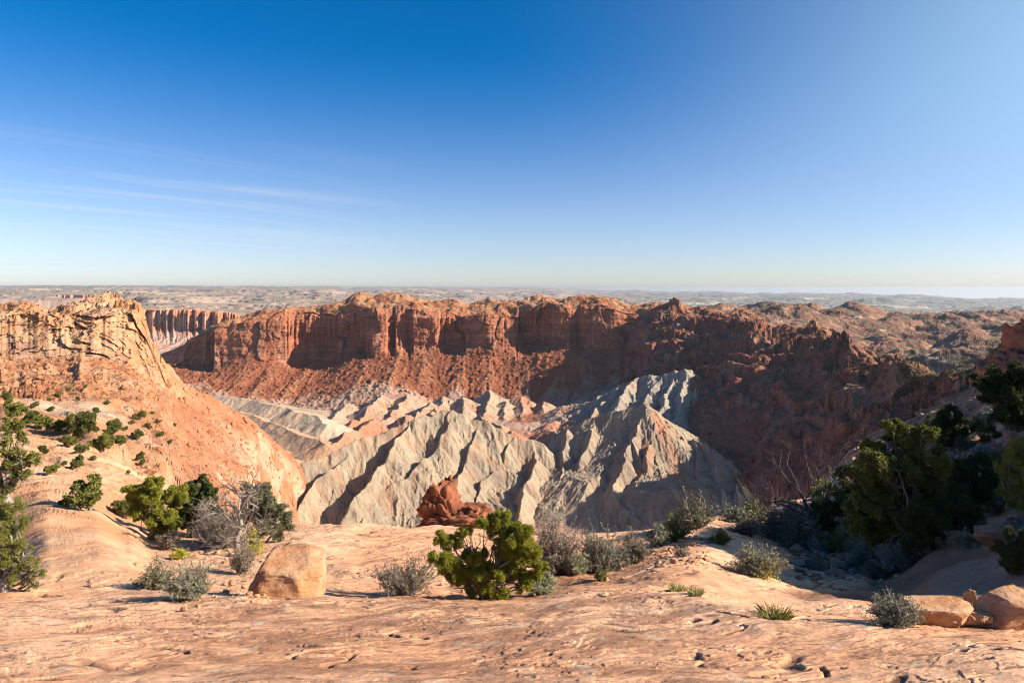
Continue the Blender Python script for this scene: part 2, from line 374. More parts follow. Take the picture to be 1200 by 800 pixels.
# ------------------------------------------------------------------ sunlit hillside and headland at left
def build_hillside():
    cols = [
     P(-500,(13,760),(50,575),(100,525),(220,490),(380,470),(500,455),(560,365),(590,358),(660,356),(900,372)),
     P(-150,(13,740),(50,570),(100,520),(220,486),(380,460),(520,432),(580,372),(600,361),(680,357),(900,372)),
     P(0,  (13,720),(50,545),(95,502),(220,476),(400,454),(540,428),(600,380),(610,364),(690,357),(900,374)),
     P(28, (13,720),(50,548),(95,503),(220,477),(400,452),(545,426),(605,378),(612,362),(690,354),(900,374)),
     P(60, (13,720),(50,552),(95,508),(220,478),(400,450),(550,424),(605,380),(615,366),(690,362),(900,375)),
     P(95, (13,720),(48,560),(95,512),(220,478),(400,447),(560,421),(620,382),(640,362),(720,351),(900,378)),
     P(130,(13,720),(46,570),(95,524),(220,486),(400,453),(570,424),(630,384),(650,360),(720,348),(900,383)),
     P(158,(13,720),(42,585),(95,540),(220,500),(410,460),(590,430),(645,388),(660,362),(705,348),(900,393)),
     P(168,(13,720),(42,590),(95,548),(225,507),(420,466),(605,436),(655,396),(672,372),(706,358),(900,405)),
     P(176,(13,720),(41,594),(97,556),(228,513),(425,474),(612,452),(655,412),(680,398),(708,390),(900,425)),
     P(190,(13,720),(40,600),(105,566),(240,520),(440,480),(630,457),(670,433),(690,427),(715,422),(910,442)),
     P(210,(13,720),(40,615),(120,587),(280,541),(480,500),(660,469),(690,451),(710,446),(735,444),(950,468)),
     P(260,(13,730),(40,645),(180,608),(350,572),(560,529),(740,492),(775,478),(790,475),(810,473),(1000,498)),
     P(298,(13,740),(40,680),(260,632),(500,588),(720,540),(850,506),(875,500),(890,497),(905,496),(1050,520)),
     P(325,(13,750),(40,700),(300,682),(560,668),(770,640),(900,550),(925,531),(938,524),(950,521),(1075,540)),
     P(352,(13,760),(40,710),(350,702),(620,690),(830,672),(960,592),(975,566),(985,555),(1000,548),(1100,562)),
     P(385,(13,770),(40,730),(375,712),(660,702),(860,692),(985,650),(995,640),(1003,634),(1010,630),(1100,645)),
     P(425,(13,780),(40,750),(400,720),(700,700),(880,670),(990,640),(1000,636),(1010,632),(1020,630),(1100,632)),
    ]
    az = azs((-500,-60,70),(-60,450,640))
    X, Y, Z, T, A = loft(cols, az, [10,60,60,70,70,80,70,50,40])
    px = px_of(A)
    gx, gy = grad(X, Y, Z)
    cl = sstep(4.75, 5.15, T)*(1-sstep(6.6, 7.4, T))*(1-sstep(172, 215, px))     # cliff band
    top = sstep(6.4, 7.3, T)
    apron = sstep(1.7, 2.6, T)*(1-sstep(4.7, 5.1, T))
    th = A*5.0
    tail = sstep(185, 235, px)
    # the headland stands in buttresses and clefts
    f = fbm2(th*1.0, T*.35, 6.0, 4, .55, seed=51)
    cleft = fbm3(X+.35*Z, Y, Z*.8, 40, 5, .6, seed=52, ridged=True)
    wxx = X+fbm3(X, Y, Z, 40, 3, .5, seed=46)*22; wzz = Z+.25*X+fbm3(X, Y, Z, 40, 3, .5, seed=47)*16
    b1, e1 = block3(wxx, Y, wzz, 42, 48, .62); b2, e2 = block3(wxx+9, Y, wzz, 15, 43, .7); b3, e3 = block3(wxx, Y, wzz, 6.5, 42, .8)
    lowf = fbm3(X, Y, Z*.7, 120, 3, .5, seed=53)
    dn = cl*(f*12+lowf*34+b1*9+b2*7.5+b3*4.5+fbm3(X, Y, Z, 9, 3, .6, seed=45)*2)
    X0, Y0 = X.copy(), Y.copy(); rr = np.sqrt(X*X+Y*Y)
    X = X+dn*X/rr; Y = Y+dn*Y/rr
    tb, te = block3(X, Y, Z*2, 26, 41); Z = Z + top*(1-sstep(200, 240, px))*tb*8-top*(1-sstep(200, 240, px))*8.5
    Z = Z + top*(fbm2(X, Y, 60, 5, .55, seed=54, ridged=True)*9+fbm2(X, Y, 22, 4, .6, seed=55)*7)*(1-sstep(200, 240, px))
    Z = Z + sstep(.8, 2, T)*(1-cl)*(1-top)*(fbm2(X, Y, 60, 6, .55, seed=56)*.05*np.clip(rr, 0, 170))
    Z = Z + np.maximum(apron, tail*sstep(1.7, 2.6, T)*(1-sstep(7.4, 8, T)))*gullies(X, Y, gx, gy, 40, 5, .55, .5, seed=58, sharp=True)*np.clip((rr-150)/120, 0, 1)*4.2
    led = fbm3(X*.3, Y*.3, Z, 9, 4, .6, seed=59)
    Z = Z + (1-cl)*sstep(1.2, 2.0, T)*(led*3.0+fbm2(X, Y, 26, 6, .6, seed=49, ridged=True)*2.2*np.clip(rr/350, .25, 1.2))
    Z = Z + sstep(.5, 1.5, T)*(1-sstep(2.6, 3.6, T))*fbm2(X, Y, 14, 5, .6, seed=60, ridged=True)*1.2
    bench = (1-cl)*(1-top)*sstep(1.0, 1.7, T)*(1-.75*tail)
    Z = terrace(Z, 7, fbm2(X, Y, 90, 5, .55, seed=39)*16+fbm2(X, Y, 18, 3, .6, seed=38)*3, .55*bench)
    ab, ae = block3(X, Y, Z*2, 11, 37); Z = Z + (1-cl)*(1-top)*sstep(1.4, 2.2, T)*np.maximum(ab, 0)*3.2*sstep(-.05, .25, fbm2(X, Y, 70, 4, .6, seed=36)+.1)*sstep(.0, .25, ae)
    # colour
    n1 = fbm3(X, Y, Z*2, 60, 5, .6, seed=61); n2 = fbm3(X, Y, Z*5, 24, 5, .6, seed=62)
    c = lerp(ORANGE, ORPALE, sstep(-.25, .35, n1))
    c = lerp(c, TALUS*1.15, (.5+.2*tail)*np.maximum(apron, tail)*sstep(-.3, .25, n2+.5*sstep(120, 260, px)-.1))
    c = lerp(c, CLIFF, .55*np.maximum(apron, tail)*sstep(.0, .35, fbm3(X, Y, Z*4, 30, 6, .66, seed=67)))
    c = lerp(c, WHITE, .75*sstep(.2, .42, fbm3(X, Y, Z*3, 90, 5, .62, seed=63)+.25*sstep(230, 330, px)*sstep(4.4, 3.2, T)*sstep(1.5, 2.5, T))*(1-cl))
    pl = sstep(245, 300, px)*sstep(1.6, 2.3, T)*(1-sstep(5.5, 7, T))
    c = lerp(c, CREAM*1.35, .8*pl*sstep(-.02, .18, fbm3(X, Y, Z*2, 75, 5, .6, seed=35)+.1*sstep(290, 330, px)))
    c = lerp(c, C(.36,.17,.11), .5*pl*sstep(.05, .3, fbm3(X, Y, Z*2, 50, 5, .6, seed=34)))
    st = fbm3(X, Y, Z*.35, 16, 5, .6, seed=64)                    # streaks of varnish down the cliff
    c = lerp(c, CLIFF*.95, .6*cl*sstep(.05, .4, st+.3*n2))
    c = lerp(c, C(.24,.14,.11), .6*cl*sstep(.1, .3, fbm3(X, Y, Z*.8, 30, 4, .6, seed=44)))
    c = lerp(c, CLIFFD*.8, .25*np.maximum(cl, .7*top)*np.maximum(sstep(.07, .0, e1), .7*sstep(.06, 0, e2)))
    c = lerp(c, WHITE*C(1,.86,.72), .7*cl*sstep(.12, .4, fbm3(X, Y, Z*.6, 42, 4, .55, seed=65)-.1*st))
    c = lerp(c, WHITE, .6*top*sstep(.18, .34, fbm2(X, Y, 45, 4, .6, seed=66))*(1-sstep(75, 130, px)))
    c = lerp(c, ORPALE, .35*sstep(2.6, 1.2, T))
    c = lerp(c, C(.47,.275,.17), .38*tail*sstep(-.2, .25, n1))
    c = c*C(.93, .90, .88)
    m = rock_mat('orange_sandstone', [(.06,6,.5,(1,1,1.8)), (.35,1.2,.65,None), (2.2,.25,.5,None)], var=(.3,.14), fine=(1.6,.16))
    return sheet_obj('hillside', X, Y, Z, c, m)

# ------------------------------------------------------------------ cliffs of the far rim, talus below them
def build_cliffs():
    cols = [
     P(140,(3000,432),(2400,428),(2300,430),(2262,440),(2150,455),(2000,470),(1800,488)),
     P(205,(2700,415),(2300,408),(2280,411),(2240,428),(2100,445),(1960,458),(1780,480)),
     P(235,(2700,410),(2300,393),(2250,396),(2212,430),(2090,447),(1950,461),(1770,485)),
     P(252,(2800,400),(2300,381),(2230,385),(2192,429),(2080,447),(1940,465),(1760,488)),
     P(275,(2900,392),(2330,375),(2230,380),(2190,422),(2080,446),(1930,468),(1750,490)),
     P(300,(3000,385),(2350,369),(2230,376),(2190,419),(2080,446),(1920,471),(1740,494)),
     P(345,(3000,374),(2400,361),(2250,370),(2205,424),(2080,449),(1900,477),(1720,500)),
     P(375,(3100,370),(2420,359),(2260,370),(2215,424),(2080,446),(1910,472),(1720,500)),
     P(400,(3200,366),(2450,354),(2240,366),(2190,414),(2070,441),(1915,466),(1710,502)),
     P(418,(3200,366),(2450,348),(2225,366),(2178,408),(2065,436),(1915,462),(1700,503)),
     P(460,(3200,364),(2450,350),(2200,364),(2152,408),(2050,433),(1915,459),(1700,503)),
     P(520,(3200,366),(2450,354),(2180,369),(2140,405),(2040,438),(1900,473),(1690,505)),
     P(560,(3200,370),(2450,357),(2170,373),(2130,401),(2030,436),(1900,472),(1690,506)),
     P(600,(3200,366),(2400,353),(2150,371),(2110,404),(2020,440),(1885,478),(1690,510)),
     P(650,(3200,364),(2350,351),(2120,359),(2080,401),(2000,432),(1880,470),(1690,508)),
     P(700,(3200,362),(2300,350),(2100,359),(2060,404),(1980,430),(1880,460),(1690,505)),
     P(740,(3200,366),(2250,357),(2080,367),(2040,402),(1960,425),(1870,450),(1690,498)),
     P(780,(3000,366),(2200,358),(2050,370),(2010,400),(1940,422),(1850,446),(1690,494)),
     P(850,(3000,376),(2200,370),(2040,382),(2000,405),(1930,424),(1840,446),(1690,490)),
    ]
    az = azs((140,850,900))
    X, Y, Z, T, A = loft(cols, az, [26,70,26,110,90,40], linear=False) if False else loft(cols, az, [24,80,120,80,80,30])
    px = px_of(A)
    # plan of the cliff line: buttresses and alcoves
    bx = [140,205,222,247,250,300,333,345,385,428,436,452,461,465,480,484,513,521,542,546,575,603,612,640,655,668,677,686,720,760,790,850]
    bo = [0,0,25,62,-6,0,8,45,80,62,-22,-12,42,-6,30,-4,8,52,48,-8,-30,8,84,66,12,0,38,6,-12,10,0,0]
    th = A*7
    pxw = px+4*fbm2(th, T*.9, 1.4, 3, seed=70)
    off = np.interp(pxw, bx, bo)*np.where(np.interp(pxw, bx, bo) > 0, 1-.6*sstep(2.75, 2.0, T+.25*fbm2(th, T, 1.5, 3, seed=69)), 1)
    cl = sstep(1.7, 2.05, T)*(1-sstep(3.0, 3.35, T))
    band = sstep(1.55, 2.0, T)*(1-sstep(3.0, 3.6, T))
    wx3 = X+fbm3(X, Y, Z, 90, 3, .5, seed=71)*40; wz3 = Z+fbm3(X, Y, Z, 90, 3, .5, seed=66)*25
    b1, e1 = block3(wx3, Y, wz3, 95, 65, .45); b2, e2 = block3(wx3+31, Y, wz3, 38, 64, .5); b3, e3 = block3(wx3, Y, wz3, 17, 62, .7)
    bul = fbm3(X, Y, Z*.7, 120, 4, .5, seed=72)
    lay = fbm3(X*.12, Y*.12, Z, 22, 3, .6, seed=73)
    dn = band*off+cl*(b1*24+b2*9+b3*4+bul*30+lay*8)
    rr = np.sqrt(X*X+Y*Y); X = X+dn*X/rr; Y = Y+dn*Y/rr
    gx, gy = grad(X, Y, Z)
    top = 1-sstep(1.6, 2.0, T)
    tal = sstep(3.0, 3.3, T)
    Z = Z+top*sstep(.3, .8, T)*(np.abs(fbm2(X, Y, 165, 4, .45, seed=74))*48-9+fbm2(X, Y, 40, 4, .55, seed=75, ridged=True)*7)
    Z = Z+(1-sstep(2.0, 2.7, T))*sstep(1.3, 1.8, T)*fbm2(X, Y, 110, 5, .5, seed=68)*30
    g = gullies(X, Y, gx, gy, 95, 4, .55, seed=76)
    Z = Z+tal*sstep(3.0, 3.8, T)*(g*7*sstep(5.9, 4.6, T)+fbm2(X, Y, 75, 6, .6, seed=77, ridged=True)*4.5)
    f1, f2, cid = worley2(X, Y, 13, 78)
    Z = Z+tal*(cid > .45)*sstep(.5, .15, f1)*(cid-.3)*7
    tb, te = block3(X, Y, Z, 16, 61); Z = Z+tal*np.maximum(tb, 0)*3*sstep(0, .2, te)
    # colour
    n1 = fbm3(X, Y, Z*2.5, 80, 5, .6, seed=79)
    c = lerp(CLIFF, CLIFF*C(1.3,1.35,1.35), sstep(-.1, .4, n1))
    st = fbm3(X, Y, Z*.3, 40, 5, .6, seed=80)
    c = lerp(c, CLIFFD, .7*cl*sstep(.0, .4, st+.6*fbm2(th*.5, T*.9, 2.2, 4, seed=81)))
    c = lerp(c, C(.44,.29,.24), .55*cl*sstep(.2, .42, fbm2(th*.5, T*.8, 1.8, 4, .5, seed=82)))
    band_ = noise3(X*.004, Y*.004, Z/9.0, 63)
    c = lerp(c, CLIFFD*1.15, .5*cl*sstep(.05, .35, band_)); c = lerp(c, C(.42,.215,.13), .45*cl*sstep(.08, .4, -band_))
    c = lerp(c, CLIFFD*.7, .5*cl*np.maximum(sstep(.05, 0, e1), .7*sstep(.05, 0, e2)))
    c = lerp(c, lerp(ORANGE*.92, TALUS, sstep(-.2, .3, fbm2(X, Y, 60, 5, .6, seed=83))), top)
    c = lerp(c, C(.24,.21,.12), .6*top*sstep(.1, .3, fbm2(X, Y, 50, 5, .65, seed=84)))
    c = lerp(c, WHITE, .55*top*sstep(.22, .36, fbm2(X, Y, 40, 4, .6, seed=85))*sstep(1.4, .9, T))
    ct = lerp(TALUS, TALUS*C(.72,.66,.66), sstep(-.2, .3, fbm2(X, Y, 50, 5, .6, seed=86)))
    ct = lerp(ct, C(.38,.17,.09), .6*sstep(.05, .35, g+.5*n1))
    c = lerp(c, ct, tal)
    w = sstep(4.55, 5.2, T+.8*fbm2(X, Y, 90, 4, .6, seed=87)+.4*g)
    c = lerp(c, lerp(PINK, CREAM*.9, sstep(-.2, .3, fbm2(X, Y, 70, 4, seed=88))), .85*w)
    m = rock_mat('red_cliff_rock', [(.02,20,.4,(1,1,2)), (.1,5,.75,None), (.5,1.2,.7,None)], var=(.09,.2), fine=(.45,.24))
    return sheet_obj('cliffs', X, Y, Z, c, m)

# ------------------------------------------------------------------ shaded wall of the crater at right
def build_wall():
    cols = [
     P(728,(2300,392),(2150,397),(2085,410),(2000,430),(1900,454),(1800,472),(1700,487),(1560,507)),
     P(760,(2300,372),(2120,365),(2060,368),(1960,390),(1860,415),(1760,435),(1660,452),(1480,492)),
     P(785,(2300,368),(2100,359),(2040,361),(1930,385),(1820,412),(1720,433),(1620,454),(1430,502)),
     P(805,(2300,370),(2080,361),(2000,365),(1900,385),(1780,412),(1660,436),(1540,462),(1330,522)),
     P(830,(2300,376),(1990,362),(1940,365),(1830,390),(1690,419),(1550,448),(1410,477),(1190,532)),
     P(870,(2200,380),(1870,369),(1800,373),(1700,396),(1560,426),(1400,460),(1220,506),(1000,577)),
     P(905,(2100,390),(1800,382),(1730,386),(1610,406),(1470,436),(1300,471),(1090,522),(880,602)),
     P(960,(2000,402),(1620,391),(1550,395),(1430,421),(1280,451),(1110,486),(940,532),(770,605)),
     P(1000,(1800,418),(1430,406),(1350,413),(1230,436),(1090,466),(930,501),(800,542),(660,612)),
     P(1040,(1700,430),(1230,425),(1150,430),(1050,451),(930,479),(800,511),(680,552),(560,622)),
     P(1080,(1600,442),(1070,438),(990,442),(900,461),(790,489),(680,521),(570,562),(480,632)),
     P(1120,(1500,448),(860,440),(780,443),(700,465),(610,496),(520,526),(440,571),(370,642)),
     P(1170,(1400,430),(580,410),(520,414),(460,452),(400,492),(350,532),(300,582),(250,652)),
     P(1210,(1300,415),(460,402),(410,406),(370,442),(325,487),(285,532),(240,592),(210,662)),
     P(1400,(1300,405),(420,380),(380,386),(340,430),(300,480),(260,530),(220,590),(200,660)),
    ]
    az = azs((728,1215,760),(1215,1400,60))
    X, Y, Z, T, A = loft(cols, az, [20,30,60,100,90,90,60])
    px = px_of(A); th = A*7
    gx, gy = grad(X, Y, Z); rr = np.sqrt(X*X+Y*Y)
    sc = np.clip(rr/1300, .3, 1.3)
    g = gullies(X, Y, gx, gy, 150, 5, .55, seed=90)
    up = sstep(1.2, 2.0, T)*(1-sstep(3.3, 4.3, T))
    Z = Z+sc*(g*13*sstep(1.2, 2.4, T)+fbm3(X, Y, Z, 90, 6, .58, seed=91, ridged=True)*(6+12*sstep(2.0, 3.0, T))+fbm3(X*.5, Y*.5, Z*1.5, 26, 5, .6, seed=92, ridged=True)*7)
    cz_ = 1-sstep(2.1, 3.0, T); Z = Z+sstep(.2, .9, T)*cz_*sc*(np.abs(fbm2(X, Y, 190, 3, .45, seed=81))*42-16)
    wq = fbm2(X, Y, 220, 5, .55, seed=89)*60+fbm2(X, Y, 45, 3, .6, seed=88)*9
    Z = terrace(Z, 34*np.clip(sc, .4, 1), wq, .62*sstep(1.5, 2.4, T)*(1-sstep(5.2, 6.2, T)), .0, .3)
    wb, we = block3(X+fbm2(X, Y, 60, 3, seed=87)*20, Y, Z, 44, 86); wb2, we2 = block3(X, Y, Z, 18, 85)
    blk = sstep(-.1, .2, fbm2(X, Y, 170, 4, .55, seed=84))
    Z = Z+sstep(.8, 1.6, T)*sc*(wb*22*blk+wb2*9*(.3+.7*blk))*(.4+.6*sstep(2.0, 3.0, T))
    kn = fbm2(X, Y, 60, 4, .5, seed=93)                              # knobs standing up along the crest
    Z = Z+(1-sstep(2.0, 2.8, T))*sstep(.4, 1, T)*np.maximum(kn, -.1)*16*sc
    # fins of rock down the spur in front of the slope
    for cx, dd, hh, w in ((956,1300,20,70),(972,1290,26,55),(985,1275,16,45),(1042,960,26,30),(1052,930,20,26),(880,1640,22,50),(1085,800,14,30)):
        fx = (cx-CX)/FPX*dd
        q = np.exp(-(((X-fx)/(w*.55))**2+((Y-dd)/(w*1.3))**2))
        Z = Z+hh*q*(1+.5*fbm2(X, Y, 14, 3, seed=94))
    n1 = fbm3(X, Y, Z*2, 90, 5, .6, seed=95)
    c = lerp(MAROON*1.1, TALUS*.95, sstep(-.25, .35, n1+.35*g))
    near = sstep(900, 450, rr)
    Z = Z+near*(fbm3(X, Y, Z, 40, 6, .6, seed=98, ridged=True)*6)
    c = lerp(c, C(.33,.16,.115), .7*sstep(.06, .3, fbm3(X*.6, Y*.6, Z*2.2, 50, 6, .64, seed=96)))
    bd = noise3(X*.004, Y*.004, Z/11.0, 83); c = lerp(c, C(.36,.15,.10), .55*sstep(.0, .35, bd)); c = lerp(c, C(.15,.065,.05), .5*sstep(.05, .4, -bd))
    c = lerp(c, C(.40,.23,.17), .4*sstep(.25, .45, wb+.6*fbm2(X, Y, 90, 3, seed=82)))
    c = lerp(c, ORANGE*.85, .7*(1-sstep(1.7, 2.5, T)))
    c = lerp(c, C(.085,.07,.045), .75*sstep(.08, .26, fbm2(X, Y, 48, 5, .65, seed=97))*(1-sstep(5.6, 6.2, T)))
    m = rock_mat('maroon_slope_rock', [(.03,20,.7,(1,1,1.6)), (.12,6,.9,None), (.6,1.2,.8,None)], var=(.06,.3), fine=(.35,.34))
    return sheet_obj('slope', X, Y, Z, c, m)

# ------------------------------------------------------------------ rolling red hills behind the right rim
def build_hills():
    cols = [
     P(790,(3600,372),(2700,361),(2500,373),(2300,386),(2150,402),(1990,436)),
     P(870,(3600,372),(2700,359),(2450,371),(2200,382),(1980,396),(1800,436)),
     P(905,(3600,370),(2700,355),(2450,369),(2150,384),(1900,402),(1720,445)),
     P(935,(3600,372),(2700,361),(2400,371),(2050,388),(1800,404),(1600,445)),
     P(1000,(3600,374),(2700,360),(2300,388),(1950,394),(1600,412),(1300,440)),
     P(1050,(3600,376),(2700,366),(2250,394),(1850,398),(1450,420),(1100,450)),
     P(1090,(3600,376),(2700,367),(2250,396),(1800,402),(1350,424),(1000,455)),
     P(1130,(3600,378),(2700,363),(2200,390),(1700,400),(1200,420),(800,450)),
     P(1160,(3600,380),(2700,368),(2200,388),(1650,400),(1050,418),(700,440)),
     P(1210,(3600,382),(2700,372),(2200,388),(1550,398),(900,412),(600,425)),
     P(1500,(3600,382),(2700,374),(2200,388),(1550,396),(800,404),(600,415)),
    ]
    az = azs((790,1215,640),(1215,1500,60))
    X, Y, Z, T, A = loft(cols, az, [26,110,90,80,60])
    dome = fbm2(X, Y, 300, 3, .45, seed=100)
    w = 1-sstep(.55, .95, T)*0
    edge = sstep(.1, .7, T)
    Z = Z+edge*(np.abs(dome)*84-16+fbm2(X, Y, 120, 6, .52, seed=101)*18+fbm2(X, Y, 34, 5, .6, seed=102, ridged=True)*3.5)
    lay = fbm3(X*.3, Y*.3, Z, 14, 3, .6, seed=103); Z = Z+edge*lay*5
    n1 = fbm3(X, Y, Z*2, 110, 5, .6, seed=104)
    c = lerp(C(.20,.10,.07), C(.34,.185,.12), sstep(-.2, .35, n1))
    c = lerp(c, WHITE*.9, .75*sstep(.12, .34, fbm3(X*.6, Y*.6, Z*3, 60, 5, .6, seed=105)))
    c = lerp(c, C(.085,.08,.05), .85*sstep(-.02, .2, fbm2(X, Y, 55, 5, .68, seed=106)))
    m = rock_mat('rolling_hill_rock', [(.03,14,.5,(1,1,1.6)), (.12,4,.7,None), (.6,.9,.6,None)], var=(.08,.2), fine=(.4,.22))
    return sheet_obj('hills', X, Y, Z, c, m)

# ------------------------------------------------------------------ pale badlands in the bottom of the crater
def W(px, py, d): return ((px-CX)/FPX*d, d, -(py-HY)/FPX*d)
def build_badlands():
    az = azs((225,980,980))
    d = np.concatenate([np.geomspace(820, 930, 30, endpoint=False), np.geomspace(930, 1240, 380, endpoint=False), np.geomspace(1240, 2000, 250)])
    a = np.radians(az)[None, :]; Dp = d[:, None]
    X = (Dp*np.tan(a)).astype(F32); Y = np.repeat(Dp, len(az), 1).astype(F32)
    px = np.repeat(px_of(az)[None, :], len(d), 0)
    base = np.interp(d, [820,930,1000,1150,1250,1400,1550,1700,1850,2000], [-350,-350,-345,-330,-322,-318,-316,-320,-336,-360])[:, None]
    Z = np.repeat(base, len(az), 1).astype(F32)
    Z = Z - np.clip((px-800)/160, 0, 1)*25 + fbm2(X, Y, 160, 4, .5, seed=110)*14
    floor = Z.copy()
    R = []   # (points, slope, tint)
    A_ = .86
    R1 = [(300,578,960),(345,548,1010),(380,531,1040),(420,517,1070),(455,503,1100),(485,491,1120),(503,486,1135),(520,478,1150),(545,487,1150),(575,499,1150),(605,508,1145),(640,523,1140)]
    R.append((R1, 1.15, 0))
    for s in ([(532,481,1150),(512,519,1085),(480,555,1025),(450,579,985),(418,620,918)],[(562,495,1150),(548,533,1080),(532,568,1020),(508,622,925)],
              [(603,510,1145),(580,547,1085),(556,584,1010),(538,627,920)],[(478,491,1118),(452,538,1030),(424,574,965),(396,618,915)],
              [(420,517,1070),(390,545,1018),(363,573,972),(338,618,912)],[(350,547,1015),(322,585,950)],
              [(632,519,1142),(618,560,1060),(602,630,922)]):
        R.append((s, 1.3, 10))
    R2 = [(640,520,1215),(670,500,1215),(700,490,1205),(735,478,1190),(760,475,1180),(772,484,1168),(783,507,1150)]
    R.append((R2, .92, 1))
    R.append(([(760,475,1180),(748,498,1138),(740,515,1105),(726,552,1040),(716,577,1000),(732,592,970),(748,606,945)], 1.05, 1))
    for s in ([(670,500,1215),(662,528,1140),(652,560,1070)],[(700,490,1205),(688,520,1140),(676,548,1085)],[(772,484,1168),(764,515,1110),(756,548,1050)],[(740,515,1105),(760,560,1035),(768,590,990)]):
        R.append((s, 1.2, 11))
    R3 = [(783,507,1150),(798,509,1140),(815,513,1130),(835,531,1090),(862,549,1050),(880,585,980),(890,606,940)]
    R.append((R3, .95, 2))
    for s in ([(783,507,1150),(772,552,1062),(785,565,1030),(800,578,1002),(822,596,965),(838,609,932)],[(800,510,1140),(806,540,1085),(815,562,1040)],[(815,513,1130),(818,550,1050),(828,576,1000)],
              [(835,531,1090),(844,570,1005),(850,600,945)],[(862,549,1050),(868,580,985)],[(772,552,1062),(758,600,960)]):
        R.append((s, 1.2, 12))
    R4 = [(836,466,1500),(825,441,1550),(812,436,1555),(802,434,1560),(775,441,1570),(745,440,1600),(725,452,1600),(700,467,1580),(670,484,1550),(640,499,1500)]
    R.append((R4, .82, 3))
    for s in ([(802,434,1560),(798,470,1440),(790,502,1330)],[(825,441,1550),(838,482,1420),(846,525,1285),(856,560,1190)],[(812,436,1555),(820,490,1390),(822,530,1270)],[(775,441,1570),(752,472,1470),(735,490,1400)],
              [(745,440,1600),(718,476,1480),(692,504,1390)],[(725,452,1600),(696,484,1490),(668,510,1400)],[(790,437,1565),(775,475,1440),(768,500,1370)]):
        R.append((s, .98, 13))
    for s in ([(575,457,1830),(571,478,1700),(566,497,1560)],[(608,464,1820),(612,486,1690),(615,508,1500)],[(592,470,1780),(590,495,1600)],[(640,470,1780),(630,492,1640),(622,512,1480)],
              [(545,466,1780),(540,486,1620),(535,500,1500)],[(520,466,1820),(512,480,1650),(505,488,1500)],[(480,462,1850),(462,482,1680),(440,500,1480)],[(450,462,1830),(425,486,1620),(400,508,1430)],
              [(410,472,1800),(385,494,1560),(360,518,1380)],[(505,472,1700),(475,492,1500),(450,508,1350)],[(680,468,1760),(665,486,1650),(650,505,1520)],[(560,488,1560),(580,498,1440),(600,506,1340)],
              [(640,502,1380),(655,508,1330),(668,514,1290)],[(440,490,1520),(400,515,1330),(370,535,1220)]):
        R.append((s, .62, 4))
    R.append(([(255,462,1680),(290,467,1640),(330,476,1560),(362,485,1480),(385,497,1400)], .5, 5))
    R.append(([(275,480,1480),(310,492,1400),(352,508,1300),(380,520,1220)], .5, 6))
    R.append(([(300,520,1200),(330,532,1150),(352,545,1100)], .5, 6))
    wx = X+fbm2(X, Y, 75, 5, .5, seed=111)*17; wy = Y+fbm2(X, Y, 75, 5, .5, seed=112)*17
    spur10 = 10
    best = np.full(X.shape, -1e9, F32); tint = np.zeros(X.shape, np.int8); cd = np.full(X.shape, 1e9, F32); crestz = np.full(X.shape, -400., F32)
    for ri, (pts, sl, ti) in enumerate(R):
        run = 0.; spur = ti >= 10; ti = ti-10 if spur else ti
        w3 = np.array([W(*p) for p in pts], F32)
        for p, q in zip(w3[:-1], w3[1:]):
            L = ((q-p)[:2]**2).sum()
            t = np.clip(((wx-p[0])*(q[0]-p[0])+(wy-p[1])*(q[1]-p[1]))/L, 0, 1)
            dist = np.sqrt((wx-p[0]-t*(q[0]-p[0]))**2+(wy-p[1]-t*(q[1]-p[1]))**2)
            s_ = run+t*math.sqrt(L); run += math.sqrt(L); cz = p[2]+t*(q[2]-p[2])+(noise2(s_/46, np.full_like(s_, ri*3.7), 126)*9+noise2(s_/17, np.full_like(s_, ri*2.3), 127)*5)*(1 if ti not in (5, 6) else .3)
            side = (q[0]-p[0])*(wy-p[1])-(q[1]-p[1])*(wx-p[0])
            slx = np.where(side < 0, sl*1.45, sl*.78) if spur else sl
            z = cz-slx*dist*(1-np.clip(dist/420, 0, .45))
            m = z > best
            best = np.where(m, z, best); tint = np.where(m, np.int8(ti), tint); cd = np.where(m, dist, cd); crestz = np.where(m, cz, crestz)
    k = 7.0
    h = np.clip(.5+.5*(best-Z)/k, 0, 1); Z = Z*(1-h)+best*h+k*h*(1-h)
    hgt = np.clip((best-floor)/60, 0, 1)
    gx, gy = grad(X, Y, Z)
    g1 = gullies(X, Y, gx, gy, 44, 5, .55, .55, seed=113, sharp=True)
    crest = sstep(0, 22, cd)
    far = sstep(1250, 1450, Y)
    soft = np.where((tint == 5) | (tint == 6), .22, 1.0)
    Z = Z+soft*g1*(5.2+4*far)*np.clip(hgt*3, .15, 1)*(.25+.75*crest)
    gx, gy = grad(X, Y, Z)
    g2 = gullies(X, Y, gx, gy, 12, 4, .55, .5, seed=114, sharp=True)
    Z = Z+soft*g2*2.2*np.clip(hgt*3, .2, 1)*(.4+.6*crest)
    rough = sstep(.05, .4, fbm2(X, Y, 120, 4, .5, seed=115)+.15*(tint == 1))
    Z = Z+fbm2(X, Y, 14, 5, .6, seed=116, ridged=True)*(.5+1.6*rough+1.2*far)*soft
    # colour
    n1 = fbm3(X, Y, Z*1.5, 70, 5, .58, seed=117); n2 = fbm2(X, Y, 40, 5, .6, seed=118)
    c = lerp(CREAM, GREY, sstep(-.25, .35, n1-.3*g1))
    c = lerp(c, C(.29,.165,.105), .7*sstep(.05, .5, -g1+.7*n2)*(1-.6*far)); c = lerp(c, C(.30,.265,.21), .5*sstep(.0, .35, fbm3(X, Y, Z*2, 35, 4, .6, seed=109)))
    cr = lerp(CREAM*C(1.06,1.0,.93), PINK, sstep(-.1, .35, n2+.1))
    c = np.where((tint == 4)[..., None], lerp(c, cr, .6), c)
    c = np.where((tint == 3)[..., None], lerp(c, C(.31,.29,.245), .6), c)
    red = C(.36,.165,.095)
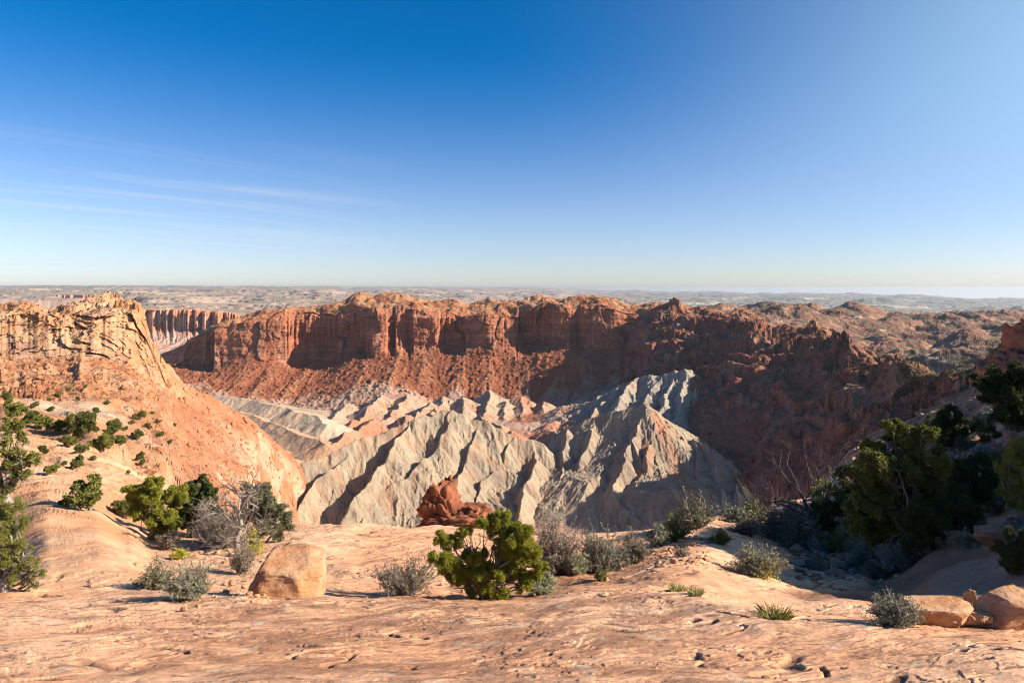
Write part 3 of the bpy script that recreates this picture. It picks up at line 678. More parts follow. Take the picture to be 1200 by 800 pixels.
    c = lerp(c, red, .85*(tint == 4)*sstep(.0, .3, fbm2(X, Y, 110, 4, .55, seed=119)+.1*g1))
    def spot(cx, cy, dd, rx, ry, warp=20):
        p = W(cx, cy, dd)
        q = ((X-p[0]+warp*fbm2(X, Y, 30, 3, seed=120))/rx)**2+((Y-p[1]+warp*fbm2(X, Y, 30, 3, seed=121))/ry)**2
        return np.exp(-q)
    for s, am in ((spot(776,500,1140,13,30,8),.85),(spot(759,525,1085,10,26,8),.8),(spot(798,565,1030,12,50,8),.75),(spot(818,590,970,10,30,6),.7),(spot(748,548,1050,9,14,6),.5),(spot(790,530,1090,6,26,4),.45),
                  (spot(824,446,1535,16,34,10),.7),(spot(738,452,1585,26,30),.4),(spot(545,482,1190,40,24),.55),(spot(640,512,1300,50,60),.85),(spot(690,505,1400,60,50),.75),(spot(600,500,1420,50,80),.5),
                  (spot(560,500,1400,50,70),.5),(spot(655,482,1650,60,60),.75),(spot(655,498,1480,70,70),.85),(spot(620,505,1350,50,40),.7),(spot(430,500,1450,110,80),.85),(spot(350,525,1230,80,60),.8),(spot(400,515,1310,70,50),.75),(spot(500,490,1480,60,60),.6),(spot(460,480,1640,80,50),.5),(spot(470,530,1100,20,20),.35),(spot(780,590,960,40,30),.35)):
        c = lerp(c, red*C(1.05,1,1), np.clip(am*s*(1.1+.9*n2+.3*g2), 0, .9))
    c = lerp(c, C(.52,.43,.315), .9*(tint == 5))
    c = lerp(c, C(.40,.20,.115), .85*(tint == 6))
    c = lerp(c, BROWN, .5*rough*sstep(.0, .4, fbm2(X, Y, 16, 5, .65, seed=122))*(tint != 5))
    c = lerp(c, lerp(ORPALE, CREAM*1.25, sstep(-.15, .2, n2)), .65*sstep(420, 345, px)*sstep(1000, 1150, Y))
    fl = (1-np.clip(hgt*6, 0, 1))
    cf = lerp(TALUS*C(1.05,1.1,1.15), PINK, sstep(-.2, .2, fbm2(X, Y, 90, 5, .55, seed=123)))
    cf = lerp(cf, CREAM, sstep(.05, .3, fbm2(X, Y, 130, 5, .55, seed=124)))
    cf = lerp(cf, MAROON*1.2, sstep(840, 900, px))
    c = lerp(c, cf, fl*.9)
    m = rock_mat('pale_badland_clay', [(.09,4,.6,None), (.45,1.0,.7,None), (2,.22,.5,None)], var=(.12,.15), fine=(.9,.18))
    return sheet_obj('crater_floor', X, Y, Z, c, m)

# ------------------------------------------------------------------ plateaus and basins out to the horizon
def build_plain():
    cols = [
     P(-500,(4300,420),(4400,372),(4600,365),(6000,354),(10000,346.5),(20000,340.5),(60000,335.5)),
     P(150,(4300,420),(4400,372),(4600,364),(6000,354),(10000,346.5),(20000,340.5),(60000,335.8)),
     P(330,(4250,420),(4350,374),(4600,363),(6000,355),(10000,347.5),(20000,341),(60000,336.5)),
     P(600,(2500,420),(3300,388),(4200,372),(6000,363),(10000,354),(20000,346),(60000,338)),
     P(800,(2500,420),(3300,392),(4200,380),(6000,371),(10000,361),(18000,351.5),(42000,342.5)),
     P(1000,(2500,420),(3300,398),(4200,386),(6000,377),(9000,368),(15000,357),(34000,345)),
     P(1200,(2500,425),(3300,402),(4200,392),(6000,385),(8500,378),(14000,365),(26000,352)),
     P(1700,(2500,430),(3300,415),(4200,408),(6000,402),(8500,396),(12000,388),(18000,378)),
    ]
    az = azs((-500,-60,60),(-60,1260,760),(1260,1700,50))
    X, Y, Z, T, A = loft(cols, az, [20,50,60,80,90,90])
    r = np.sqrt(X*X+Y*Y); px = px_of(A)
    lr = np.log(r)
    # stepped mesas: wandering contour cliffs, larger with distance
    f = fbm2(X/r*6+.0, lr*3.0, .55, 6, .55, seed=130)*1.0+fbm2(X, Y, 2600, 6, .55, seed=131)*.8
    stepv = sstep(.06, .10, f)+sstep(-.22, -.19, f)+sstep(.3, .33, f)
    amp = np.interp(r, [2500,4200,6000,10000,20000,60000], [3,8,14,26,40,55])
    Z = Z+(stepv-1)*amp+fbm2(X, Y, 700, 5, .5, seed=132)*amp*.12
    Z = Z-150*sstep(5000, 5500, r)*(1-sstep(7850, 8050, r))*sstep(185, 130, px+60*fbm2(X, Y, 900, 4, seed=129))
    # two pale buttes
    for cx, cy, dd, w, hgt in ((918,353,19000,700,60),(1036,356,17000,440,150),(1012,358,17000,260,80),(742,349,24000,500,130),(1195,366,13000,220,120),(1155,368,13000,330,90)):
        p = W(cx, cy, dd); q = ((X-p[0])/w)**2+((Y-p[1])/(w*1.6))**2
        Z = Z+hgt*np.maximum(0, 1-q**.7)*(1+.4*fbm2(X, Y, 400, 3, seed=133))
    gx, gy = grad(X, Y, Z); sl = np.sqrt(gx*gx+gy*gy)
    c = lerp(C(.27,.23,.19), C(.36,.27,.22), sstep(-.25, .3, fbm2(X, Y, 1800, 6, .6, seed=134)))
    c = lerp(c, C(.20,.20,.12), .65*sstep(-.05, .3, fbm2(X, Y, 1400, 6, .65, seed=135)))
    c = lerp(c, C(.62,.47,.34), .8*sstep(.12, .3, fbm2(X, Y, 2200, 6, .6, seed=136)))
    c = lerp(c, C(.34,.21,.16), .6*sstep(.15, .45, sl))
    c = lerp(c, C(.13,.15,.14), .75*sstep(600, 850, px))
    c = lerp(c, C(.50,.42,.32), .8*sstep(.14, .3, fbm2(X, Y, 1500, 5, .6, seed=137))*sstep(600, 800, px))
    m = rock_mat('plateau_ground', [(.004,60,.4,None), (.02,12,.4,None)], var=(.003,.16), fine=(.02,.2))
    return sheet_obj('terrain', X, Y, Z, c, m)

def build_distant_cliffs():
    out = []
    cols = [P(70,(5200,364),(3950,363),(3880,366),(3850,384),(3700,399),(3450,415),(3000,450)),
            P(170,(5200,362),(3950,362),(3880,365),(3850,385),(3700,400),(3450,414),(3000,450)),
            P(215,(5200,362),(3980,362),(3900,366),(3870,386),(3700,400),(3450,414),(3000,450)),
            P(258,(5200,364),(4000,366),(3920,370),(3895,384),(3750,396),(3450,412),(3000,450)),
            P(300,(5200,366),(4050,372),(3950,376),(3920,384),(3800,392),(3500,410),(3000,450))]
    az = azs((70,300,330))
    X, Y, Z, T, A = loft(cols, az, [14,30,60,40,30,10])
    th = A*14; cl = sstep(1.7, 2.05, T)*(1-sstep(3, 3.4, T)); rr = np.sqrt(X*X+Y*Y)
    dn = sstep(1.3, 2, T)*(1-sstep(3, 4.2, T))*fbm2(th, T*.2, 6, 4, .6, seed=140)*150+cl*(block3(X, Y, Z, 120, 145, .5)[0]*60+block3(X, Y, Z, 45, 146, .5)[0]*26)
    X = X+dn*X/rr; Y = Y+dn*Y/rr
    gx, gy = grad(X, Y, Z)
    Z = Z+(1-sstep(1.5, 2, T))*sstep(.2, .7, T)*np.abs(fbm2(X, Y, 160, 4, .5, seed=142))*34+sstep(3.1, 4, T)*gullies(X, Y, gx, gy, 150, 3, seed=143)*14
    n = fbm3(X, Y, Z*3, 120, 4, .6, seed=144)
    c = lerp(CLIFF*1.35, PINK, sstep(-.3, .3, n))  # lightened towards pink: haze of the distance put into the rock colour
    c = lerp(c, PINK, sstep(3.0, 3.6, T)*.7)
    c = lerp(c, C(.30,.25,.15), (1-sstep(1.2, 1.8, T))*.6)
    m = rock_mat('distant_cliff_rock', [(.03,14,.6,None)], var=(.03,.2), fine=(.2,.2))
    out.append(sheet_obj('cliffs', X, Y, Z, c, m))
    cols = [P(-300,(9500,345),(8300,346),(8150,347),(8050,356),(7700,362),(7000,372)),
            P(20,(9500,345),(8300,346.5),(8150,347.5),(8050,357),(7700,363),(7000,374)),
            P(80,(9500,343),(8300,345),(8150,346),(8050,358),(7700,366),(7000,374)),
            P(118,(9500,343),(8300,345),(8150,346),(8050,357),(7700,364),(7000,374)),
            P(150,(9500,345),(8400,347),(8250,348),(8150,355),(7900,359),(7300,366)),
            P(180,(9500,350),(8700,351),(8500,352),(8400,354),(8100,358),(7600,364))]
    az = azs((-300,-40,30),(-40,180,260))
    X, Y, Z, T, A = loft(cols, az, [8,14,46,20,12])
    th = A*14; cl = sstep(1.6, 2, T)*(1-sstep(3, 3.5, T)); rr = np.sqrt(X*X+Y*Y)
    dn = sstep(1.0, 2, T)*(1-sstep(3, 4.5, T))*fbm2(th, T*.2, 7, 4, .6, seed=150)*300+cl*(block3(X, Y, Z, 260, 155, .5)[0]*110+block3(X, Y, Z, 90, 156, .5)[0]*45)
    X = X+dn*X/rr; Y = Y+dn*Y/rr
    c = lerp(CLIFF*1.3, PINK, sstep(-.2, .3, fbm3(X, Y, Z*3, 200, 4, .6, seed=152)))  # same paler pink, distance haze painted into the colour
    c = lerp(c, C(.34,.28,.18), (1-sstep(1.2, 1.9, T)))
    out.append(sheet_obj('cliffs', X, Y, Z, c, m))
    return out
# ------------------------------------------------------------------ finding the ground under a point of the view
def settle(): bpy.context.view_layer.update()
def hit(px, py, objs):
    d = Vector(((px-CX)/FPX, 1, -(py-HY)/FPX)).normalized(); best = None
    for o in objs:
        ok, p, n, i = o.ray_cast(Vector((0, 0, 0)), d)
        if ok and (best is None or p.length < best[0].length): best = (p.copy(), n.copy(), o)
    return best
def drop(x, y, objs):
    best = None
    for o in objs:
        ok, p, n, i = o.ray_cast(Vector((x, y, 300)), Vector((0, 0, -1)))
        if ok and (best is None or p.z > best.z): best = p.copy()
    return best
def tag(o, label, cat, group=None, kind=None):
    if label: o['label'] = label
    if cat: o['category'] = cat
    if group: o['group'] = group
    if kind: o['kind'] = kind
    return o
def thing(name, label, cat, loc, group=None):
    o = bpy.data.objects.new(name, None); COL.objects.link(o); o.location = loc; o.empty_display_size = .3
    return tag(o, label, cat, group)

# ------------------------------------------------------------------ plant parts
def tube(pts, radii, sides=5):
    pts = np.asarray(pts, float); n = len(pts)
    t = np.gradient(pts, axis=0); t /= np.linalg.norm(t, axis=1)[:, None]+1e-9
    up = np.where(np.abs(t[:, 2:3]) > .9, [[1., 0, 0]], [[0, 0, 1.]])
    a = np.cross(t, up); a /= np.linalg.norm(a, axis=1)[:, None]+1e-9; b = np.cross(t, a)
    th = np.arange(sides)*2*math.pi/sides
    V = pts[:, None, :]+np.asarray(radii)[:, None, None]*(np.cos(th)[None, :, None]*a[:, None, :]+np.sin(th)[None, :, None]*b[:, None, :])
    i = np.arange(n-1)[:, None]*sides; j = np.arange(sides)[None, :]; j2 = (j+1) % sides
    F = np.stack([i+j, i+j2, i+sides+j2, i+sides+j], -1).reshape(-1, 4)
    return V.reshape(-1, 3), F
class Acc:
    def __init__(s): s.V = []; s.F = []; s.n = 0
    def add(s, V, F): s.V.append(V); s.F.append(F+s.n); s.n += len(V)
    def mesh(s, name, mat, smooth=True): return mesh_from(name, np.concatenate(s.V), np.concatenate(s.F), [mat], smooth)
def wander(a, b, n, amp, r):
    a = np.asarray(a, float); b = np.asarray(b, float); t = np.linspace(0, 1, n)[:, None]
    L = np.linalg.norm(b-a); off = np.cumsum(r.normal(size=(n, 3)), 0)*amp*L/n**.5
    off = off-off[:1]*(1-t)-off[-1:]*t
    return a+(b-a)*t+off
def leaves(cent, rad, per, L, W, r, up=.25):
    """little rhombic sprays round every tuft centre"""
    n = len(cent); c = np.repeat(cent, per, 0); rr = np.repeat(rad, per)[:, None]
    d = r.normal(size=(n*per, 3)); d[:, 2] += up; d /= np.linalg.norm(d, axis=1)[:, None]
    base = c+d*rr*r.uniform(.15, .9, (n*per, 1))
    d2 = d+.55*r.normal(size=d.shape); d2 /= np.linalg.norm(d2, axis=1)[:, None]
    w = np.cross(d2, r.normal(size=d.shape)); w /= np.linalg.norm(w, axis=1)[:, None]+1e-9
    l = L*r.uniform(.6, 1.3, (n*per, 1)); ww = W*r.uniform(.7, 1.2, (n*per, 1))
    V = np.stack([base, base+d2*l*.5+w*ww, base+d2*l, base+d2*l*.5-w*ww], 1).reshape(-1, 3)
    return V, np.arange(len(V)).reshape(-1, 4)
def tufts(blobs, size, dens, r):
    """tuft centres: every crown lump is made of knobs, every knob of tufts"""
    C_, R_ = [], []
    for x, y, z, rad in blobs:
        nk = int(np.clip(5+rad/size*2.6, 6, 26)*min(1, .35+.65*dens))
        d = r.normal(size=(nk, 3)); d /= np.linalg.norm(d, axis=1)[:, None]
        kc = np.array([x, y, z])+d*rad*(.25+.68*r.uniform(0, 1, (nk, 1))**.5)*np.array([1.08, 1, .92])
        kr = np.maximum(rad*r.uniform(.2, .4, nk), size*.6)
        for c, q in zip(kc, kr):
            k = max(3, int(dens*4*math.pi*q*q/(size*size)*.95))
            e = r.normal(size=(k, 3)); e[:, 2] += .25; e /= np.linalg.norm(e, axis=1)[:, None]
            C_.append(c+e*q*(.35+.6*r.uniform(0, 1, (k, 1)))); R_.append(size*r.uniform(.45, .95, k))
    return np.concatenate(C_), np.concatenate(R_)
def limbs(acc, blobs, r0, r, base=(0, 0, 0), sides=6, amp=.22, forks=3):
    B = np.asarray(base, float)
    bl = sorted(blobs, key=lambda b: b[2]); top = np.array([np.mean([b[0] for b in bl]), np.mean([b[1] for b in bl]), np.mean([b[2] for b in bl])])
    spine = wander(B-[0, 0, r0*2], B+(top-B)*.75, 8, amp*.8, r); acc.add(*tube(spine, np.linspace(r0*1.25, r0*.6, 8), sides+1))
    for x, y, z, rad in bl:
        k = int(np.clip(r.integers(2, 6), 1, 6)); s = spine[k]
        e = np.array([x, y, z]); p = wander(s, e, 7, amp, r); rr = r0*.5*r.uniform(.7, 1.0)
        acc.add(*tube(p, np.linspace(rr, rr*.3, 7), sides))
        for f in range(forks):
            q = p[r.integers(2, 6)]; d = r.normal(size=3); d /= np.linalg.norm(d)
            acc.add(*tube(wander(q, e+d*rad*.95, 5, amp, r), np.linspace(rr*.45, rr*.12, 5), max(3, sides-2)))
def twigs(acc, r, n, W, H, r0, forks=3, sides=3, lean=0.0, curl=.16):
    """stems of a bush fanning from the root; returns their ends"""
    ends = []
    for i in range(n):
        a = r.uniform(0, 2*math.pi); q = r.uniform(.05, 1)**.6
        lump = 1+.28*math.sin(3*a+n)+.18*math.sin(5*a+2.1*n)
        e = np.array([math.cos(a)*W*q*lump+lean*W, math.sin(a)*W*q*.8, H*(1.05-.6*q*q)*r.uniform(.5, 1.12)*(.85+.3*math.sin(2*a+n))])
        b = np.array([math.cos(a)*W*.1, math.sin(a)*W*.1, -.03*H]); p = wander(b, e, 6, curl, r)
        acc.add(*tube(p, np.linspace(r0, r0*.4, 6), sides)); ends.append(p[3:])
        for f in range(forks):
            k = r.integers(1, 5); d = r.normal(size=3); d[2] = abs(d[2])*.8+.15; d /= np.linalg.norm(d)
            p2 = wander(p[k], p[k]+d*H*r.uniform(.18, .42), 4, curl, r); acc.add(*tube(p2, np.linspace(r0*.5, r0*.22, 4), sides)); ends.append(p2[2:])
    return np.concatenate(ends)
def dead_limbs(acc, start, direction, length, radius, depth, r, sides=6, spread=.75):
    d = np.asarray(direction, float); d /= np.linalg.norm(d)
    n = 6; p = [np.asarray(start, float)]
    for i in range(n):
        d = d+r.normal(size=3)*.20; d[2] += .02; d /= np.linalg.norm(d); p.append(p[-1]+d*length/n)
    p = np.array(p); acc.add(*tube(p, np.linspace(radius, radius*.55, n+1), max(3, sides)))
    if depth == 0: return
    for k in range(3 if depth > 1 else 4):
        i = r.integers(2, n+1); nd = d+r.normal(size=3)*spread; nd[2] += .1
        dead_limbs(acc, p[i], nd, length*r.uniform(.5, .72), radius*.52, depth-1, r, sides-1, spread)

M_ = {}
def mats():
    M_['bark'] = rock_mat('juniper_bark', [(30, .02, .8, (1, 1, .25))], var=(18, .35), base=(.20, .155, .125), rough=.95)
    M_['grey_wood'] = rock_mat('weathered_wood', [(40, .012, .7, (1, 1, .2))], var=(20, .3), base=(.27, .23, .20), rough=.9)
    M_['dark_wood'] = rock_mat('dead_branch_wood', [(40, .012, .7, (1, 1, .2))], var=(20, .3), base=(.13, .105, .095), rough=.9)
    M_['twig'] = rock_mat('brush_twig', [(50, .004, .5, None)], var=(9, .3), base=(.26, .215, .18), rough=.95)
    M_['yellow_green'] = leaf_mat('juniper_leaf_bright', (.14, .16, .018), (.30, .29, .035))
    M_['green'] = leaf_mat('juniper_leaf', (.15, .175, .016), (.32, .31, .03))
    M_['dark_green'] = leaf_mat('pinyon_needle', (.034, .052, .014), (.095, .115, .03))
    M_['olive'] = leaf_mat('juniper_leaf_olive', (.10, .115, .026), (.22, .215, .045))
    M_['dull_green'] = leaf_mat('juniper_leaf_dull', (.075, .085, .024), (.165, .165, .045))
    M_['grey_green'] = leaf_mat('thin_juniper_leaf', (.10, .115, .055), (.20, .20, .115))
    M_['sage'] = leaf_mat('sage_leaf', (.16, .165, .105), (.30, .30, .205))
    M_['pale'] = leaf_mat('pale_brush_leaf', (.24, .26, .14), (.38, .385, .23))
    M_['brown'] = leaf_mat('dry_brush_leaf', (.15, .12, .08), (.27, .225, .155))
    M_['blue_sage'] = leaf_mat('blue_sage_leaf', (.17, .20, .155), (.30, .33, .27))
    M_['gold'] = leaf_mat('rabbitbrush_flower', (.30, .27, .03), (.52, .44, .05))
    M_['straw'] = leaf_mat('dry_grass_blade', (.24, .24, .08), (.45, .42, .19))
def local_blobs(spec, base, m, r, spread=.7):
    bx, by = base
    return [((x-bx)*m, r.uniform(-spread, spread)*rr*m, (by-y)*m, rr*m) for x, y, rr in spec]
def juniper(label, base, spec, leafm, name='juniper_tree', cat='tree', group=None, seed=0, on=None, bark='bark', dens=1.0, trunk=.05, tuft=3.3, per=30, leaf=1.55, spread=.7, bare=0, bare_to=None, forks=3):
    """spec: crown lumps in photo pixels; real size follows from where the base meets the ground"""
    r = np.random.default_rng(seed+100)
    h = hit(*base, on or NEAR); p = h[0]; m = p.y/FPX
    o = thing(name, label, cat, p, group)
    bl = local_blobs(spec, base, m, r, spread)
    big = max(b[2] for b in bl)
    a = Acc(); limbs(a, bl, trunk*big+.012, r, forks=forks)
    for k in range(bare):
        t = bare_to[k % len(bare_to)]; e = np.array([(t[0]-base[0])*m, r.uniform(-.2, .2), (base[1]-t[1])*m]); s = e*r.uniform(.25, .5)
        a.add(*tube(wander(s, e, 7, .25, r), np.linspace(.016, .004, 7), 4))
        for f in range(4):
            q = s+(e-s)*r.uniform(.4, 1); a.add(*tube(wander(q, q+r.normal(size=3)*.16*np.linalg.norm(e-s)+[0, 0, .03], 4, .2, r), np.linspace(.008, .003, 4), 3))
    link('trunk', a.mesh('trunk', M_[bark]), o)
    c, rad = tufts(bl, tuft*m, dens, r); V, F = leaves(c, rad, per, leaf*m, leaf*.33*m, r)
    link('crown', mesh_from('crown', V, F, [M_[leafm]], False), o)
    return o
def bush(label, base, w, h, leafm, name='desert_shrub', cat='shrub', group=None, seed=0, on=None, n=60, stem='twig', per=5, leaf=2.2, lw=.32, flower=None, r0=.9, forks=3, lean=0, cover=1.0):
    """low bush w x h photo pixels"""
    r = np.random.default_rng(seed+500)
    p = hit(*base, on or NEAR)[0]; m = p.y/FPX
    o = thing(name, label, cat, p, group); a = Acc()
    e = twigs(a, r, n, w/2*m, h*m, r0*m*.8, forks, lean=lean)
    link('stems', a.mesh('stems', M_[stem]), o)
    k = r.permutation(len(e))[:int(len(e)*cover)]
    V, F = leaves(e[k], np.full(len(k), 1.9*m), per, leaf*m, leaf*lw*m, r, .5)
    link('leaves', mesh_from('leaves', V, F, [M_[leafm]], False), o)
    if flower:
        fx, fy, fr = flower; q = r.normal(size=(90, 3))*fr*m*[.5, .5, .42]+[(fx-base[0])*m, -w*.25*m, (base[1]-fy)*m]
        V, F = leaves(q, np.full(90, 1.5*m), 5, 1.8*m, .8*m, r, .6); fo = link('flowers', mesh_from('flowers', V, F, [M_['gold']], False), o); fo['kind'] = 'stuff'
    return o
def grass(label, base, w, h, seed, matn='straw', on=None, n=220):
    r = np.random.default_rng(seed+900); p = hit(*base, on or NEAR)[0]; m = p.y/FPX
    a = r.uniform(0, 2*math.pi, n); q = r.uniform(0, 1, n)**.5
    b = np.stack([np.cos(a)*q*w*.32*m, np.sin(a)*q*w*.3*m, np.full(n, -.01)], 1)
    e = b+np.stack([np.cos(a)*q*w*.25*m+r.normal(size=n)*w*.07*m, np.sin(a)*q*w*.2*m+r.normal(size=n)*w*.07*m, h*m*r.uniform(.5, 1, n)], 1)
    mid = (b+e)/2+np.array([0, 0, 1])*h*.1*m; s = np.cross(e-b, r.normal(size=(n, 3))); s /= np.linalg.norm(s, axis=1)[:, None]; s *= .55*m
    V = np.stack([b-s*.6, b+s*.6, mid+s*.5, e], 1).reshape(-1, 3)
    o = link('grass_tuft', mesh_from('grass_tuft', V, np.arange(len(V)).reshape(-1, 4), [M_[matn]], False)); o.location = p
    return tag(o, label, 'grass', 'grass tufts on the slickrock')
# ------------------------------------------------------------------ rocks
_ico = {}
def ico(sub):
    if sub not in _ico:
        import bmesh
        bm = bmesh.new(); bmesh.ops.create_icosphere(bm, subdivisions=sub, radius=1)
        _ico[sub] = (np.array([v.co[:] for v in bm.verts]), np.array([[v.index for v in f.verts] for f in bm.faces])); bm.free()
    return _ico[sub]
def rock_verts(dims, seed, sub=5, cuts=9, depth=(.55, .9), rough=.05, box=.5, planes=()):
    r = np.random.default_rng(seed); V, F = ico(sub); V = V.copy()
    V = V/np.maximum(np.abs(V).max(1)[:, None], 1e-6)*box+V*(1-box)        # towards a block
    for k in range(cuts):
        n = r.normal(size=3); n[2] *= .8; n /= np.linalg.norm(n); d = r.uniform(*depth)
        s = V@n-d; V = V-np.where(s > 0, s, 0)[:, None]*n[None]*.96
    for n, d in planes:
        n = np.array(n, float); n /= np.linalg.norm(n); s = V@n-d; V = V-np.where(s > 0, s, 0)[:, None]*n[None]
    nn = V/np.linalg.norm(V, axis=1)[:, None]
    f = fbm3(V[:, 0]+seed, V[:, 1], V[:, 2]*1.6, .9, 5, .58, seed=seed)+.5*fbm3(V[:, 0], V[:, 1]+seed, V[:, 2], .22, 3, .6, seed=seed+3)+.55*fbm3(V[:, 0]*.5, V[:, 1]*.5+seed, V[:, 2]*3, .5, 4, .6, seed=seed+8, ridged=True)
    bk, be = block3(V[:, 0]+seed, V[:, 1], V[:, 2]*1.3+.3*V[:, 0], .62, seed+1)
    V = V+nn*(f*rough*2.2+bk*rough*2.4-sstep(.05, .0, be)*rough*.8)[:, None]
    return V*np.asarray(dims)[None], F
def rock_col(V, seed, c1, c2, dark=.5, sc=1.0):
    n = fbm3(V[:, 0]/sc+seed, V[:, 1]/sc, V[:, 2]/sc*1.8, .7, 5, .6, seed=seed+9)+.5*fbm3(V[:, 0]/sc*.3+seed, V[:, 1]/sc*.3, V[:, 2]/sc*4, .6, 4, .6, seed=seed+2)
    c = lerp(c1, c2, sstep(-.3, .35, n)); return lerp(c, VARN, dark*sstep(.12, .4, fbm3(V[:, 0]/sc, V[:, 1]/sc+seed, V[:, 2]/sc, .35, 4, .6, seed=seed+5)))
def boulder(label, base, w, h, seed, dep=None, name='boulder', cat='boulder', group=None, tilt=0, on=None, c1=None, c2=None, sink=.16, rot=0, **kw):
    p = hit(*base, on or NEAR)[0]; m = p.y/FPX
    dims = np.array([w/2*m, (dep or w*.8)/2*m, h/2*m*(1+sink)])
    V, F = rock_verts((1, 1, 1), seed, **kw); V = V*dims
    if tilt:
        a = math.radians(tilt); V = V@np.array([[math.cos(a), 0, math.sin(a)], [0, 1, 0], [-math.sin(a), 0, math.cos(a)]]).T
    V[:, 2] += h/2*m-h*m*sink*.5
    col = rock_col(V/dims.max(), seed, ORANGE*1.15 if c1 is None else c1, ORPALE*1.1 if c2 is None else c2, .35)
    o = link(name, mesh_from(name, V, F, [M_['rock']], True, col)); o.location = p+Vector((0, dims[1]*.55, 0)); o.rotation_euler.z = math.radians(rot)
    q = drop(o.location.x, o.location.y, on or NEAR)
    return tag(o, label, cat, group)
def copy_tree(o):
    c = o.copy(); COL.objects.link(c)
    for ch in list(o.children):
        d = ch.copy(); COL.objects.link(d); d.parent = c
    return c
# ------------------------------------------------------------------ light, sky, air, camera
SKYTOP = (.02, .72, 1.18, 1)
SUN_AZ, SUN_EL = 98.0, 27.0      # azimuth from the view direction (+Y) towards the right (+X)
def sky_and_sun():
    w = bpy.data.worlds.new('World'); scene.world = w; w.use_nodes = True
    t = w.node_tree; t.nodes.clear()
    N = lambda ty, **k: (lambda n: ([setattr(n, a, b) for a, b in k.items()], n)[1])(t.nodes.new(ty))
    out = N('ShaderNodeOutputWorld'); bg = N('ShaderNodeBackground'); sky = N('ShaderNodeTexSky')
    sky.sky_type = 'NISHITA'; sky.sun_disc = False; sky.sun_elevation = math.radians(SUN_EL); sky.sun_rotation = math.radians(SUN_AZ)
    sky.altitude = 1800; sky.air_density = 1.0; sky.dust_density = 1.3; sky.ozone_density = 3.0
    bg.inputs['Strength'].default_value = .055
    tc = N('ShaderNodeTexCoord')
    sep = N('ShaderNodeSeparateXYZ'); t.links.new(tc.outputs['Generated'], sep.inputs[0])
    mx = N('ShaderNodeMath', operation='MAXIMUM'); mx.inputs[1].default_value = .002; t.links.new(sep.outputs[2], mx.inputs[0])
    cmb = N('ShaderNodeCombineXYZ'); t.links.new(sep.outputs[0], cmb.inputs[0]); t.links.new(sep.outputs[1], cmb.inputs[1]); t.links.new(mx.outputs[0], cmb.inputs[2])
    t.links.new(cmb.outputs[0], sky.inputs['Vector'])
    # thin cirrus on a high layer: project the direction on a plane overhead
    dv = N('ShaderNodeMath', operation='DIVIDE'); dv.inputs[0].default_value = 1.0
    ad = N('ShaderNodeMath', operation='ADD'); ad.inputs[1].default_value = .06; t.links.new(mx.outputs[0], ad.inputs[0]); t.links.new(ad.outputs[0], dv.inputs[1])
    sc = N('ShaderNodeVectorMath', operation='SCALE'); t.links.new(cmb.outputs[0], sc.inputs[0]); t.links.new(dv.outputs[0], sc.inputs['Scale'])
    mp = N('ShaderNodeMapping', vector_type='TEXTURE'); mp.inputs['Rotation'].default_value = (0, 0, math.radians(48)); mp.inputs['Scale'].default_value = (3.2, .55, 1); t.links.new(sc.outputs[0], mp.inputs[0])
    nz = N('ShaderNodeTexNoise'); nz.inputs['Scale'].default_value = .9; nz.inputs['Detail'].default_value = 7; nz.inputs['Roughness'].default_value = .58; nz.inputs['Distortion'].default_value = .7
    t.links.new(mp.outputs[0], nz.inputs['Vector'])
    mr = N('ShaderNodeMapRange'); mr.inputs['From Min'].default_value = .47; mr.inputs['From Max'].default_value = .72; mr.inputs['To Max'].default_value = .5; t.links.new(nz.outputs['Fac'], mr.inputs[0])
    # only over the western sky, low down
    lx = N('ShaderNodeMapRange'); lx.inputs['From Min'].default_value = -.12; lx.inputs['From Max'].default_value = -.42; t.links.new(sep.outputs[0], lx.inputs[0])
    lz = N('ShaderNodeMapRange'); lz.inputs['From Min'].default_value = .20; lz.inputs['From Max'].default_value = .12; t.links.new(sep.outputs[2], lz.inputs[0])
    m1 = N('ShaderNodeMath', operation='MULTIPLY'); t.links.new(lx.outputs[0], m1.inputs[0]); t.links.new(lz.outputs[0], m1.inputs[1])
    m2 = N('ShaderNodeMath', operation='MULTIPLY'); t.links.new(m1.outputs[0], m2.inputs[0]); t.links.new(mr.outputs[0], m2.inputs[1])
    # clear desert air: deeper blue overhead, paler low down and towards the sun
    up = N('ShaderNodeMapRange', interpolation_type='SMOOTHSTEP'); up.inputs['From Min'].default_value = .06; up.inputs['From Max'].default_value = .345; t.links.new(mx.outputs[0], up.inputs[0])
    rt = N('ShaderNodeMapRange', interpolation_type='SMOOTHSTEP'); rt.inputs['From Min'].default_value = -.05; rt.inputs['From Max'].default_value = .62; rt.inputs['To Min'].default_value = 1.0; rt.inputs['To Max'].default_value = .1; t.links.new(sep.outputs[0], rt.inputs[0])
    ur = N('ShaderNodeMath', operation='MULTIPLY'); t.links.new(up.outputs[0], ur.inputs[0]); t.links.new(rt.outputs[0], ur.inputs[1])
    gr = N('ShaderNodeMapRange', interpolation_type='SMOOTHSTEP'); gr.inputs['From Min'].default_value = .1; gr.inputs['From Max'].default_value = .75; t.links.new(sep.outputs[0], gr.inputs[0])
    gu = N('ShaderNodeMath', operation='MULTIPLY'); t.links.new(up.outputs[0], gu.inputs[0]); t.links.new(gr.outputs[0], gu.inputs[1])
    gl = N('ShaderNodeMix', data_type='RGBA'); t.links.new(gu.outputs[0], gl.inputs['Factor']); gl.inputs[6].default_value = (1.09, 1.06, 1.17, 1); gl.inputs[7].default_value = (2.1, 1.95, 1.5, 1)
